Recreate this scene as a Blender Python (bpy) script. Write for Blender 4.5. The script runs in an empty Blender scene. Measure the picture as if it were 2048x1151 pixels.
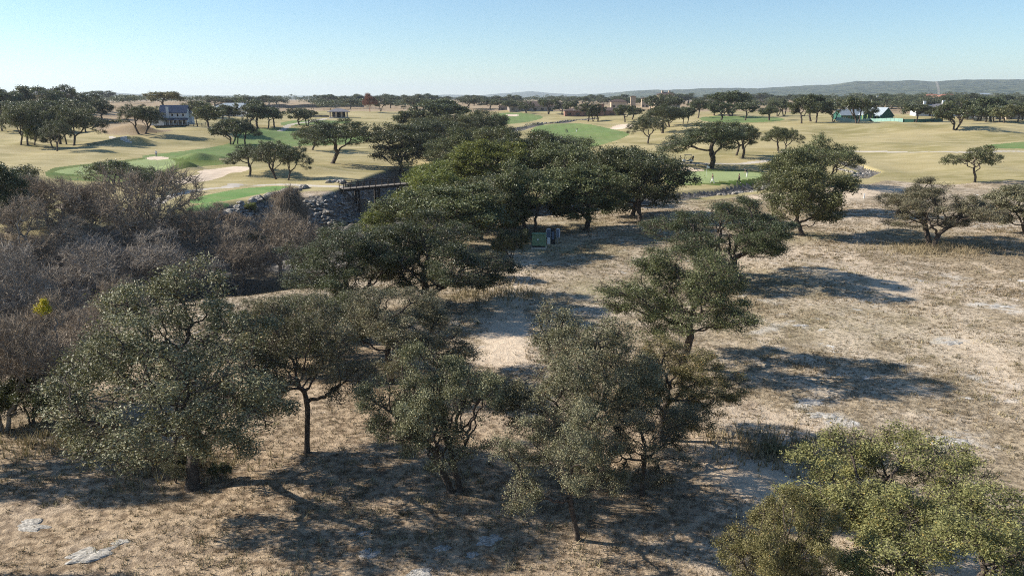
import bpy, bmesh, math, random
import numpy as np
from mathutils import Vector, Matrix

R = math.radians
col = bpy.context.scene.collection
scene = bpy.context.scene

# ------------------------------------------------------------------ camera
F = 1577.0                      # focal length in pixels of the 2048 px wide photograph
PITCH = R(13.55)
CAMZ = 16.0
cam_d = bpy.data.cameras.new("camera")
cam_d.sensor_width = 36.0
cam_d.lens = F / 2048.0 * 36.0
cam_d.clip_start = 0.5
cam_d.clip_end = 60000
cam = bpy.data.objects.new("camera", cam_d)
cam.location = (0, 0, CAMZ)
cam.rotation_euler = (R(90) - PITCH, 0, 0)
col.objects.link(cam)
scene.camera = cam

# ------------------------------------------------------------------ world, sun, exposure
SUN_EL, SUN_AZ = R(29), R(8)     # the sun stands to the left, a little behind the scene
sun_vec = Vector((-math.cos(SUN_AZ) * math.cos(SUN_EL), math.sin(SUN_AZ) * math.cos(SUN_EL), math.sin(SUN_EL)))
world = bpy.data.worlds.new("World")
scene.world = world
world.use_nodes = True
wn = world.node_tree
wn.nodes.clear()
sky = wn.nodes.new("ShaderNodeTexSky")
sky.sky_type = 'NISHITA'
sky.sun_disc = False
sky.sun_elevation = SUN_EL
sky.sun_rotation = -(R(90) - SUN_AZ)
sky.altitude = 300
sky.air_density = 1.0
sky.dust_density = 0.0
sky.ozone_density = 3.5
bg = wn.nodes.new("ShaderNodeBackground")
bg.inputs[1].default_value = 0.078
wo = wn.nodes.new("ShaderNodeOutputWorld")
tintn = wn.nodes.new("ShaderNodeMix"); tintn.data_type = 'RGBA'; tintn.blend_type = 'MULTIPLY'; tintn.inputs[0].default_value = 1
tintn.inputs[7].default_value = (.89, 1.0, 1.05, 1)
wn.links.new(sky.outputs[0], tintn.inputs[6])
wn.links.new(tintn.outputs[2], bg.inputs[0])
wn.links.new(bg.outputs[0], wo.inputs[0])
sl = bpy.data.lights.new("sun", 'SUN')
sl.energy = 5.0
sl.angle = R(0.53)
sl.color = (1.0, 0.94, 0.84)
so = bpy.data.objects.new("sun", sl)
so.rotation_euler = sun_vec.to_track_quat('Z', 'Y').to_euler()
col.objects.link(so)
scene.view_settings.view_transform = 'Standard'
scene.view_settings.look = 'None'
scene.view_settings.gamma = 1
scene.view_settings.exposure = 0.88
scene.cycles.filter_width = 1.05
scene.cycles.use_denoising = False
scene.cycles.max_bounces = 6
scene.cycles.diffuse_bounces = 2
scene.cycles.glossy_bounces = 2
scene.cycles.transmission_bounces = 3
scene.cycles.volume_bounces = 0
scene.cycles.transparent_max_bounces = 4

# ------------------------------------------------------------------ numbers: rays, noise, terrain height
CP, SP = math.cos(PITCH), math.sin(PITCH)

def ray(u, v):
    s = (575.5 - v) / F
    return np.array([(u - 1024.0) / F, CP + s * SP, -SP + s * CP])

def P(u, v, z=0.0):
    d = ray(u, v)
    t = (z - CAMZ) / d[2]
    return d[0] * t, d[1] * t

def depth_of(x, y, z):
    return y * CP - (z - CAMZ) * SP

def project(x, y, z):
    dz = z - CAMZ
    dep = y * CP - dz * SP
    dep = np.where(dep < 0.5, 0.5, dep)
    up = y * SP + dz * CP
    return 1024 + F * x / dep, 575.5 - F * up / dep

def hash2(ix, iy, seed):
    n = (ix.astype(np.int64) * 374761393 + iy.astype(np.int64) * 668265263 + seed * 974634777) & 0xffffffff
    n = ((n ^ (n >> 13)) * 1274126177) & 0xffffffff
    return ((n ^ (n >> 16)) & 0xffff) / 65535.0

def vnoise(x, y, seed=0):
    ix = np.floor(x); iy = np.floor(y)
    fx = x - ix; fy = y - iy
    fx = fx * fx * (3 - 2 * fx); fy = fy * fy * (3 - 2 * fy)
    a = hash2(ix, iy, seed); b = hash2(ix + 1, iy, seed)
    c = hash2(ix, iy + 1, seed); d = hash2(ix + 1, iy + 1, seed)
    return (a * (1 - fx) + b * fx) * (1 - fy) + (c * (1 - fx) + d * fx) * fy * 1.0

def fbm(x, y, seed=0, octs=3):
    s = 0; a = 1; t = 0
    for k in range(octs):
        s = s + a * vnoise(x * 2 ** k, y * 2 ** k, seed + k * 7)
        t += a; a *= 0.5
    return s / t - 0.5

def sstep(a, b, x):
    t = np.clip((x - a) / (b - a), 0, 1)
    return t * t * (3 - 2 * t)

PD = np.array([0, 100, 140, 170, 200, 240, 280, 330, 400, 600, 800, 1400, 3000, 20000.0])
PU = np.array([-600, 0, 340, 650, 850, 1130, 1290, 1420, 1700, 2048, 2700.0])
PZ = np.array([
    [0, 0, .5, 1, 2, 3.5, 5, 7.5, 11, 13, 12, 9, 6, 0],
    [0, 0, .5, .8, 1.6, 3.2, 5, 7.5, 11, 13, 12, 9, 6, 0],
    [0, 0, 0, .3, 1.2, 3.4, 6.0, 7, 8, 11, 11, 10, 8, 0],
    [0, 0, 0, 0, .4, 1.5, 3, 5, 6.4, 7.2, 8, 10, 8, 0],
    [0, 0, 0, -.3, 0, 1, 2.2, 4, 6, 7.2, 8, 10, 8, 0],
    [0, 0, 0, 0, .3, 1, 1.9, 3, 4.6, 7, 8, 10, 8, 0],
    [0, 0, 0, 0, .3, 1.6, 3.3, 4.6, 5.5, 7.5, 9, 8, 6, 0],
    [0, 0, 0, .2, .5, 2.4, 4.2, 5.8, 6, 7.5, 9, 9, 7, 0],
    [0, 0, 0, 0, .8, 2.5, 4.5, 6.3, 6.0, 6.5, 9, 14, 10, 0],
    [0, 0, 0, 0, .5, 2, 4, 5.6, 6.0, 6.5, 9, 14, 10, 0],
    [0, 0, 0, 0, .5, 2, 4, 5.6, 6.0, 6.5, 9, 14, 10, 0]])

# ravine and creek: (u, v, depth, half width), v read at the bottom of the bed
R1 = [(1660, 330, .6, 2.6), (1742, 347, .7, 2.6), (1690, 363, .8, 2.8), (1600, 377, .9, 3.2), (1500, 387, 1.1, 3.8), (1410, 398, 1.3, 4.4), (1300, 411, 1.7, 6),
      (1200, 428, 2.2, 7), (1050, 456, 3, 8), (900, 466, 4, 11), (760, 472, 5, 14), (640, 490, 5.5, 18), (520, 560, 6, 25),
      (420, 600, 6, 25), (250, 640, 5.5, 19), (60, 700, 5, 13), (-200, 800, 5, 11), (-700, 1000, 5, 12)]
R2 = [(760, 472, 5, 14), (776, 423, 4.5, 8.5), (800, 387, 3.5, 8), (850, 355, 2.5, 8), (900, 318, 2, 8), (950, 275, 1.6, 8),
      (990, 257, 1.2, 6), (1100, 247, .9, 4), (1200, 240, .8, 4)]

def creek(pts):
    out = []
    for u, v, d, w in pts:
        x, y = P(u, v, -d)
        if y > 215:
            # bed lies on raised land further off
            x, y = P(u, v, 2.0 if y < 300 else 4.0)
        out.append((x, y, d, w))
    return np.array(out)
CREEKS = [creek(R1), creek(R2)]

def creek_cut(x, y):
    cut = np.zeros_like(x)
    for c in CREEKS:
        for a, b in zip(c[:-1], c[1:]):
            dx, dy = b[0] - a[0], b[1] - a[1]
            L2 = dx * dx + dy * dy
            t = np.clip(((x - a[0]) * dx + (y - a[1]) * dy) / L2, 0, 1)
            dist = np.hypot(x - a[0] - t * dx, y - a[1] - t * dy)
            w = a[3] + t * (b[3] - a[3]); dep = a[2] + t * (b[2] - a[2])
            k = dep * sstep(0, 1, (w - dist) / (w * 0.52))
            cut = np.maximum(cut, k)
    return cut

# mounds: (u, v, z guess, half length across, half length along the view, height)
MOUNDS = [(275, 281, 3, 13, 7, 2.2), (225, 301, 2, 12, 5, .5), (275, 303, 1.5, 9, 4, 1.5), (110, 306, 1, 9, 4.5, 1.1),
          (58, 311, 1, 5, 3, .9), (395, 330, .4, 6, 3.2, 1.3), (372, 342, .2, 6.5, 3.2, 1.6), (440, 329, .4, 5, 2.5, .7), (330, 268, 4, 16, 6, 1.3),
          (620, 345, 0, 14, 9, 1.0), (1240, 246, 4, 8, 4, .7), (1420, 300, 1.2, 14, 12, .6), (1340, 262, 3, 16, 18, .9),
          (1800, 262, 5, 22, 20, 1.2), (1960, 270, 4, 20, 16, .8), (1600, 262, 5, 24, 18, 1.0), (470, 372, 0, 7, 2.5, .5),
          (870, 285, 0, 9, 5, .5), (640, 262, 3, 12, 8, .6), (700, 268, 3, 9, 6, .6), (1060, 232, 5, 10, 6, .8), (1180, 262, 2, 9, 8, .4)]
MPOS = [P(m[0], m[1], m[2]) + m[3:] for m in MOUNDS]
gx, gy = P(1430, 356, .8)
GREEN_R = (gx, gy)

def H(x, y):
    x = np.asarray(x, float); y = np.asarray(y, float)
    d = np.hypot(x, y)
    ys = np.maximum(y, 0.15 * d + 1e-3)
    u = 1024 + F * (x / ys)
    u = np.clip(u, PU[0], PU[-1])
    iu = np.clip(np.searchsorted(PU, u, side='right') - 1, 0, len(PU) - 2)
    tu = (u - PU[iu]) / (PU[iu + 1] - PU[iu]); tu = tu * tu * (3 - 2 * tu)
    dd = np.clip(d, 0, PD[-1] - 1)
    idd = np.clip(np.searchsorted(PD, dd, side='right') - 1, 0, len(PD) - 2)
    td = (dd - PD[idd]) / (PD[idd + 1] - PD[idd])
    def hz(i, k):
        return PZ[i, k]
    # smooth (Catmull-Rom like) along the distance
    km, k0, k1, k2 = np.maximum(idd - 1, 0), idd, idd + 1, np.minimum(idd + 2, len(PD) - 1)
    def prof(i):
        p0, p1 = hz(i, k0), hz(i, k1)
        m0 = (p1 - hz(i, km)) / (PD[k1] - PD[km]) * (PD[k1] - PD[k0])
        m1 = (hz(i, k2) - p0) / (PD[k2] - PD[k0]) * (PD[k1] - PD[k0])
        t = td
        return (2 * t ** 3 - 3 * t ** 2 + 1) * p0 + (t ** 3 - 2 * t ** 2 + t) * m0 + (-2 * t ** 3 + 3 * t ** 2) * p1 + (t ** 3 - t ** 2) * m1
    z = prof(iu) * (1 - tu) + prof(iu + 1) * tu
    # rolling golf ground
    g = sstep(120, 190, d)
    z = z + g * (fbm(x / 30, y / 30, 3, 2) * 2.5 + fbm(x / 12, y / 12, 9, 2) * .85) * (1 - sstep(500, 900, d) * .5)
    for mx, my, a, b, h in MPOS:
        q = ((x - mx) / np.where(x > mx, a * .6, a)) ** 2 + ((y - my) / np.where(y < my, b * .6, b)) ** 2
        z = z + h * 1.25 * np.exp(-q * 1.6) * (q < 9)
    # near field: gentle swells and lumps
    n = 1 - g
    z = z + n * (fbm(x / 14, y / 14, 21, 3) * .9 + fbm(x / 1.7, y / 1.7, 31, 2) * .10)
    # raised putting green on the right
    q = np.sqrt(((x - GREEN_R[0]) / 19.0) ** 2 + ((y - GREEN_R[1] - 1.5) / 9.5) ** 2)
    z = z + 1.15 * (1 - sstep(.62, 1.12, q))
    c = creek_cut(x, y)
    z = z - c
    z = z + sstep(.8, 2.8, c) * (fbm(x / 2.2, y / 2.2, 41, 3) * 1.5)
    return z

def ground(u, v):
    d = ray(u, v)
    dh = math.hypot(d[0], d[1])
    ts = np.concatenate([np.arange(8, 120, .25), np.arange(120, 420, .5), np.arange(420, 4000, 4.0)]) / dh
    hs = H(d[0] * ts, d[1] * ts)
    zs = CAMZ + d[2] * ts
    below = np.nonzero(zs <= hs)[0]
    if len(below) == 0:
        t = ts[-1]
        return d[0] * t, d[1] * t, float(hs[-1])
    i = below[0]
    if i == 0:
        t = ts[0]
    else:
        a0, a1 = zs[i - 1] - hs[i - 1], zs[i] - hs[i]
        t = ts[i - 1] + (ts[i] - ts[i - 1]) * a0 / (a0 - a1)
    x, y = d[0] * t, d[1] * t
    return x, y, float(H(x, y))

def Hs(x, y):
    return float(H(np.array([x]), np.array([y]))[0])

# ------------------------------------------------------------------ mesh helpers
def mesh_np(name, V, Fc, smooth=False, tint=None, attrs=None):
    me = bpy.data.meshes.new(name)
    V = np.asarray(V, np.float32).reshape(-1, 3)
    Fc = np.asarray(Fc, np.int32)
    me.vertices.add(len(V)); me.vertices.foreach_set("co", V.ravel())
    me.loops.add(Fc.size); me.loops.foreach_set("vertex_index", Fc.ravel())
    me.polygons.add(len(Fc))
    me.polygons.foreach_set("loop_start", np.arange(0, Fc.size, Fc.shape[1], dtype=np.int32))
    me.polygons.foreach_set("use_smooth", np.full(len(Fc), smooth, dtype=bool))
    if tint is not None:
        a = me.attributes.new("tint", 'FLOAT', 'FACE')
        a.data.foreach_set("value", np.asarray(tint, np.float32))
    for k, arr in (attrs or {}).items():
        a = me.attributes.new(k, 'FLOAT', 'POINT')
        a.data.foreach_set("value", np.asarray(arr, np.float32))
    me.update(calc_edges=True)
    return me

def link(name, me, parent=None, mat=None):
    o = bpy.data.objects.new(name, me)
    col.objects.link(o)
    if parent is not None:
        o.parent = parent
    if mat is not None:
        if len(me.materials) == 0:
            me.materials.append(mat)
        else:
            o.material_slots[0].link = 'OBJECT'
            o.material_slots[0].material = mat
    return o

def tag(o, label=None, cat=None, group=None, kind=None):
    if label: o["label"] = label
    if cat: o["category"] = cat
    if group: o["group"] = group
    if kind: o["kind"] = kind
    return o

def thing(name, label, cat, loc, rz=0.0, group=None):
    o = bpy.data.objects.new(name, None)
    o.empty_display_size = .3
    col.objects.link(o)
    o.location = loc
    o.rotation_euler = (0, 0, rz)
    return tag(o, label, cat, group)

class MB:
    """collects simple solids in one bmesh"""
    def __init__(self):
        self.bm = bmesh.new()
    def box(self, c, s, rz=0.0, rx=0.0, ry=0.0):
        m = Matrix.Translation(c) @ Matrix.Rotation(rz, 4, 'Z') @ Matrix.Rotation(ry, 4, 'Y') @ Matrix.Rotation(rx, 4, 'X') @ Matrix.Diagonal((s[0], s[1], s[2], 1))
        bmesh.ops.create_cube(self.bm, size=1, matrix=m)
        return self
    def bar(self, a, b, w, h=None):
        a, b = Vector(a), Vector(b)
        d = b - a
        q = d.to_track_quat('X', 'Z').to_matrix().to_4x4()
        m = Matrix.Translation((a + b) / 2) @ q @ Matrix.Diagonal((d.length, w, h or w, 1))
        bmesh.ops.create_cube(self.bm, size=1, matrix=m)
        return self
    def tube(self, pts, rad, n=8):
        pts = [Vector(p) for p in pts]
        rad = rad if isinstance(rad, (list, tuple)) else [rad] * len(pts)
        rings = []
        for i, p in enumerate(pts):
            d = (pts[min(i + 1, len(pts) - 1)] - pts[max(i - 1, 0)]).normalized()
            s = d.orthogonal().normalized() if i == 0 else (s - d * s.dot(d)).normalized()
            t = d.cross(s)
            rings.append([self.bm.verts.new(p + (s * math.cos(2 * math.pi * k / n) + t * math.sin(2 * math.pi * k / n)) * rad[i]) for k in range(n)])
        for a, b in zip(rings[:-1], rings[1:]):
            for k in range(n):
                self.bm.faces.new((a[k], a[(k + 1) % n], b[(k + 1) % n], b[k]))
        self.bm.faces.new(rings[0][::-1]); self.bm.faces.new(rings[-1])
        return self
    def disc(self, c, r, w, axis='X', n=16):
        rot = Matrix.Rotation(R(90), 4, 'Y') if axis == 'X' else (Matrix.Rotation(R(90), 4, 'X') if axis == 'Y' else Matrix.Identity(4))
        bmesh.ops.create_cone(self.bm, cap_ends=True, segments=n, radius1=r, radius2=r, depth=w, matrix=Matrix.Translation(c) @ rot)
        return self
    def ball(self, c, s, n=2):
        m = Matrix.Translation(c) @ Matrix.Diagonal((s[0], s[1], s[2], 1))
        bmesh.ops.create_icosphere(self.bm, subdivisions=n, radius=1, matrix=m)
        return self
    def poly(self, verts, faces):
        vs = [self.bm.verts.new(v) for v in verts]
        for f in faces:
            self.bm.faces.new([vs[i] for i in f])
        return self
    def gable(self, cx, cy, z, lx, ly, h, over=.5, th=.22, along='X'):
        # two sloped slabs and nothing else: ridge along X or Y
        def T(a, b, c):
            return (cx + a, cy + b, z + c) if along == 'X' else (cx + b, cy + a, z + c)
        L = (lx if along == 'X' else ly) / 2 + over
        W = (ly if along == 'X' else lx) / 2
        k = h / W
        for sgn in (-1, 1):
            e = W + over
            pts = [(-L, 0, h), (L, 0, h), (L, sgn * e, -over * k), (-L, sgn * e, -over * k)]
            top = [T(a, b, c + th) for a, b, c in pts]; bot = [T(a, b, c) for a, b, c in pts]
            self.poly(top + bot, [(0, 1, 2, 3), (7, 6, 5, 4), (0, 3, 7, 4), (1, 5, 6, 2), (3, 2, 6, 7), (0, 4, 5, 1)])
        return self
    def hip(self, cx, cy, z, lx, ly, h, over=.6, th=.15):
        X, Y = lx / 2 + over, ly / 2 + over
        r = max(0.0, X - Y) if X >= Y else 0
        r2 = max(0.0, Y - X) if Y > X else 0
        vs = [(cx - X, cy - Y, z), (cx + X, cy - Y, z), (cx + X, cy + Y, z), (cx - X, cy + Y, z),
              (cx - X, cy - Y, z + th), (cx + X, cy - Y, z + th), (cx + X, cy + Y, z + th), (cx - X, cy + Y, z + th),
              (cx - r - .05, cy - r2, z + h), (cx + r + .05, cy + r2, z + h)]
        if X >= Y:
            fs = [(4, 5, 9, 8), (5, 6, 9), (6, 7, 8, 9), (7, 4, 8)]
        else:
            fs = [(4, 5, 8), (5, 6, 9, 8), (6, 7, 9), (7, 4, 8, 9)]
        self.poly(vs, fs + [(0, 1, 5, 4), (1, 2, 6, 5), (2, 3, 7, 6), (3, 0, 4, 7), (3, 2, 1, 0)])
        return self
    def gable_wall(self, cx, cy, z, lx, ly, hw, hr, along='X'):
        # box of walls with the gable triangles closed
        def T(a, b, c):
            return (cx + a, cy + b, z + c) if along == 'X' else (cx + b, cy + a, z + c)
        L = (lx if along == 'X' else ly) / 2
        W = (ly if along == 'X' else lx) / 2
        vs = []
        for s in (-1, 1):
            vs += [T(s * L, -W, 0), T(s * L, W, 0), T(s * L, W, hw), T(s * L, 0, hw + hr), T(s * L, -W, hw)]
        self.poly(vs, [(0, 1, 2, 3, 4), (9, 8, 7, 6, 5), (0, 4, 9, 5), (1, 6, 7, 2), (4, 3, 8, 9), (3, 2, 7, 8), (0, 5, 6, 1)])
        return self
    def build(self, name, mat, parent=None, smooth=False, bevel=0.0):
        bmesh.ops.recalc_face_normals(self.bm, faces=self.bm.faces)
        me = bpy.data.meshes.new(name)
        self.bm.to_mesh(me); self.bm.free()
        me.polygons.foreach_set("use_smooth", [smooth] * len(me.polygons))
        me.materials.append(mat)
        o = bpy.data.objects.new(name, me); col.objects.link(o)
        if parent is not None: o.parent = parent
        if bevel:
            b = o.modifiers.new("bevel", 'BEVEL'); b.width = bevel; b.segments = 2
        return o

def copy_tree(root):
    r = root.copy(); col.objects.link(r)
    for ch in root.children:
        c = ch.copy(); col.objects.link(c); c.parent = r
        for g in ch.children:
            k = g.copy(); col.objects.link(k); k.parent = c
    return r

# ------------------------------------------------------------------ materials
def nt(name):
    m = bpy.data.materials.new(name); m.use_nodes = True
    t = m.node_tree; t.nodes.clear()
    out = t.nodes.new("ShaderNodeOutputMaterial")
    return m, t, out

def N(t, kind, **kw):
    n = t.nodes.new(kind)
    for k, v in kw.items():
        if k.startswith("i_"):
            key = k[2:]
            n.inputs[int(key) if key.isdigit() else key].default_value = v
        else:
            setattr(n, k, v)
    return n

def noise(t, vec, scale, detail=3, rough=.55, dist=0.0):
    n = N(t, "ShaderNodeTexNoise", i_Scale=scale, i_Detail=detail, i_Roughness=rough, i_Distortion=dist)
    t.links.new(vec, n.inputs["Vector"])
    return n.outputs["Fac"]

def rampf(t, fac, a, b, smooth=True):
    n = N(t, "ShaderNodeMapRange", i_1=a, i_2=b, i_3=0.0, i_4=1.0)
    n.interpolation_type = 'SMOOTHSTEP' if smooth else 'LINEAR'
    n.clamp = True if not smooth else n.clamp
    t.links.new(fac, n.inputs[0])
    return n.outputs[0]

def mixc(t, fac, a, b, mode='MIX'):
    n = N(t, "ShaderNodeMix", data_type='RGBA', blend_type=mode)
    for sock, val in ((n.inputs[0], fac), (n.inputs[6], a), (n.inputs[7], b)):
        if isinstance(val, (int, float)): sock.default_value = val
        elif isinstance(val, tuple): sock.default_value = val if len(val) == 4 else val + (1,)
        else: t.links.new(val, sock)
    return n.outputs[2]

def mul(t, a, b, op='MULTIPLY'):
    n = N(t, "ShaderNodeMath", operation=op)
    for i, val in enumerate((a, b)):
        if isinstance(val, (int, float)): n.inputs[i].default_value = val
        else: t.links.new(val, n.inputs[i])
    return n.outputs[0]

def attr(t, name):
    n = N(t, "ShaderNodeAttribute", attribute_name=name)
    return n.outputs["Fac"]

def finish(t, out, color, rough=.9, spec=.2, bump=None, bstr=.5, bdist=.1, metallic=0.0):
    p = N(t, "ShaderNodeBsdfPrincipled")
    p.inputs["Specular IOR Level"].default_value = spec
    p.inputs["Metallic"].default_value = metallic
    if isinstance(rough, (int, float)): p.inputs["Roughness"].default_value = rough
    else: t.links.new(rough, p.inputs["Roughness"])
    if isinstance(color, tuple): p.inputs["Base Color"].default_value = color + (1,)
    else: t.links.new(color, p.inputs["Base Color"])
    if bump is not None:
        b = N(t, "ShaderNodeBump", i_Strength=bstr, i_Distance=bdist)
        t.links.new(bump, b.inputs["Height"]); t.links.new(b.outputs[0], p.inputs["Normal"])
    t.links.new(p.outputs[0], out.inputs[0])

def coords(t, obj=False):
    if obj:
        return N(t, "ShaderNodeTexCoord").outputs["Object"]
    return N(t, "ShaderNodeNewGeometry").outputs["Position"]

def plain(name, c, rough=.7, spec=.3, var=.15, scale=3.0, metallic=0.0, bump=0.0):
    m, t, out = nt(name)
    v = coords(t, True)
    n = noise(t, v, scale, 4)
    dark = tuple(x * (1 - var) for x in c); lite = tuple(min(1, x * (1 + var)) for x in c)
    cc = mixc(t, rampf(t, n, .3, .7), dark, lite)
    finish(t, out, cc, rough, spec, n if bump else None, bump, .05, metallic)
    return m

def m_field():
    m, t, out = nt("dry_field")
    g = coords(t)
    big = noise(t, g, .045, 4, .55)
    mid = noise(t, g, .33, 5, .6)
    sml = noise(t, g, 2.2, 5, .65)
    fin = noise(t, g, 11, 4, .7)
    straw = mixc(t, rampf(t, sml, .35, .65), (.23, .176, .112), (.465, .37, .25))
    dirt = mixc(t, rampf(t, fin, .3, .7), (.48, .38, .275), (.63, .52, .385))
    c = mixc(t, rampf(t, mul(t, mul(t, mid, .55), mul(t, big, .45), 'ADD'), .45, .56), straw, dirt)
    # small dark dry tufts
    tuf = noise(t, g, 3.6, 4, .75, .4)
    c = mixc(t, mul(t, rampf(t, tuf, .51, .58), .8), c, (.135, .105, .072))
    # grey weathered grass zones
    zone = noise(t, g, .16, 4, .6, .5)
    c = mixc(t, mul(t, rampf(t, zone, .55, .70), .45), c, (.20, .165, .115))
    # limestone showing through
    lime = noise(t, g, .55, 6, .62, .3)
    lz = noise(t, g, .07, 2, .5)
    c = mixc(t, mul(t, mul(t, rampf(t, lime, .62, .68), rampf(t, lz, .46, .56)), .85), c, (.66, .63, .58))
    c = mixc(t, mul(t, attr(t, "lime"), rampf(t, lime, .47, .60)), c, (.54, .49, .42))
    # bare sandy track, leaf litter and greener patches come from the mesh
    sand = mixc(t, rampf(t, sml, .3, .7), (.58, .455, .33), (.72, .59, .44))
    c = mixc(t, attr(t, "bare"), c, sand)
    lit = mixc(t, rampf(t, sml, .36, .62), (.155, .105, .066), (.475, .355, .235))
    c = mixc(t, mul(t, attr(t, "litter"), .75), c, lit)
    gr = mixc(t, rampf(t, sml, .35, .65), (.10, .105, .035), (.27, .24, .10))
    c = mixc(t, mul(t, attr(t, "greenish"), rampf(t, sml, .25, .6)), c, gr)
    h = mul(t, mul(t, sml, .7), mul(t, fin, .35), 'ADD')
    finish(t, out, c, .95, .08, h, .9, .16)
    return m

def m_grass(name, a, b, c3, s=1.0, stripes=0.0):
    m, t, out = nt(name)
    g = coords(t)
    mp = N(t, "ShaderNodeMapping"); mp.inputs["Scale"].default_value = (.55, 1.5, 1)
    t.links.new(g, mp.inputs[0]); gs = mp.outputs[0]
    big = noise(t, gs, .035 * s, 5, .6, .6)
    mid = noise(t, gs, .22 * s, 5, .62, .4)
    fin = noise(t, g, 2.4, 4, .7)
    c = mixc(t, rampf(t, big, .38, .62), a, b)
    c = mixc(t, mul(t, rampf(t, mid, .42, .68), .7), c, c3)
    c = mixc(t, mul(t, rampf(t, fin, .3, .75), .35), c, tuple(x * .62 for x in a))
    if stripes:
        w = N(t, "ShaderNodeTexWave", i_Scale=.09, i_Distortion=.6); t.links.new(g, w.inputs["Vector"])
        c = mixc(t, mul(t, w.outputs["Fac"], stripes), c, tuple(x * .8 for x in b))
    finish(t, out, c, .9, .12, fin, .4, .12)
    return m

def m_rock(name, a, b, s=.6, dark=(.05, .045, .04)):
    m, t, out = nt(name)
    g = coords(t)
    v1 = N(t, "ShaderNodeTexVoronoi", i_Scale=s); v1.feature = 'F1'
    t.links.new(g, v1.inputs["Vector"])
    v2 = N(t, "ShaderNodeTexVoronoi", i_Scale=s); v2.feature = 'DISTANCE_TO_EDGE'
    t.links.new(g, v2.inputs["Vector"])
    n = noise(t, g, s * 2.2, 6, .65)
    n2 = noise(t, g, .12, 4, .6)
    c = mixc(t, rampf(t, n, .3, .7), a, b)
    c = mixc(t, mul(t, rampf(t, v2.outputs["Distance"], .10, .0), .8), c, dark)
    c = mixc(t, mul(t, rampf(t, n2, .48, .66), .6), c, (.17, .14, .085))
    h = mul(t, mul(t, v2.outputs["Distance"], 1.2), n, 'ADD')
    finish(t, out, c, .92, .15, h, 1.0, .45)
    return m

def m_leaf(name, dark, lite, warm, trans=.14, rough=.5, spec=.35, shift=.16):
    m, t, out = nt(name)
    ti = attr(t, "tint")
    oi = N(t, "ShaderNodeObjectInfo").outputs["Random"]
    c = mixc(t, rampf(t, ti, .0, .85), dark, lite)
    c = mixc(t, rampf(t, ti, .86, 1.0), c, warm)
    hs = N(t, "ShaderNodeHueSaturation")
    t.links.new(c, hs.inputs["Color"])
    t.links.new(mul(t, mul(t, oi, shift), 1 - shift / 2, 'ADD'), hs.inputs["Value"])
    t.links.new(mul(t, mul(t, oi, .035), .4825, 'ADD'), hs.inputs["Hue"])
    p = N(t, "ShaderNodeBsdfPrincipled")
    p.inputs["Roughness"].default_value = rough
    p.inputs["Specular IOR Level"].default_value = spec
    t.links.new(hs.outputs[0], p.inputs["Base Color"])
    tr = N(t, "ShaderNodeBsdfTranslucent")
    t.links.new(mixc(t, .5, hs.outputs[0], (.22, .24, .04)), tr.inputs[0])
    mx = N(t, "ShaderNodeMixShader"); mx.inputs[0].default_value = trans
    t.links.new(p.outputs[0], mx.inputs[1]); t.links.new(tr.outputs[0], mx.inputs[2])
    t.links.new(mx.outputs[0], out.inputs[0])
    return m

M = {}
M['field'] = m_field()
M['rough'] = m_grass("rough_grass", (.42, .345, .175), (.265, .228, .095), (.49, .41, .235))
M['pasture'] = m_grass("dry_pasture", (.36, .265, .165), (.28, .20, .12), (.42, .33, .21), .5)
M['fairway'] = m_grass("fairway_grass", (.145, .225, .07), (.175, .235, .08), (.24, .24, .11), 1, .5)
M['collar'] = m_grass("collar_grass", (.085, .135, .03), (.125, .165, .045), (.19, .19, .07))
M['green'] = m_grass("green_grass", (.26, .32, .13), (.29, .345, .15), (.31, .34, .15), 1, .25)
M['tee'] = m_grass("tee_grass", (.145, .26, .07), (.18, .285, .09), (.25, .29, .12), 1, .3)
M['sand'] = plain("bunker_sand", (.62, .50, .38), .95, .1, .12, .5, bump=.3)
M['path'] = plain("path_concrete", (.52, .46, .38), .9, .2, .12, .4)
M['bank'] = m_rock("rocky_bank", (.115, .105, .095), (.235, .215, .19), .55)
M['stone'] = m_rock("limestone", (.30, .27, .23), (.58, .54, .48), 1.4, (.12, .10, .08))
M['hills'] = None
M['bark'] = plain("oak_bark", (.085, .068, .055), .95, .1, .4, 6, bump=.6)
M['bark_pale'] = plain("grey_bark", (.32, .275, .225), .95, .1, .35, 6, bump=.4)
M['bark_mid'] = plain("brown_twigs", (.29, .235, .175), .95, .1, .4, 2)
M['bark_rust'] = plain("russet_twigs", (.26, .125, .08), .95, .1, .3, 1)
M['leaf_near'] = m_leaf("dusty_oak_leaf", (.080, .078, .040), (.29, .27, .165), (.32, .21, .09), .14, .55, .22)
M['leaf_gold'] = m_leaf("golden_oak_leaf", (.095, .090, .030), (.285, .255, .108), (.38, .23, .07), .16, .55, .25)
M['leaf_mid'] = m_leaf("oak_leaf", (.058, .066, .026), (.160, .165, .068), (.18, .15, .05))
M['leaf_dark'] = m_leaf("dark_oak_leaf", (.038, .047, .022), (.112, .124, .058), (.14, .12, .05))
M['leaf_lime'] = m_leaf("lime_oak_leaf", (.075, .092, .022), (.205, .230, .060), (.24, .22, .05), .3)
M['leaf_yellow'] = m_leaf("yellow_leaf", (.42, .33, .02), (.70, .52, .04), (.75, .45, .05), .12)
M['grass_blade'] = m_leaf("straw_blade", (.115, .088, .055), (.40, .315, .20), (.20, .125, .07), .12, .8, .1, .05)

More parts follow.
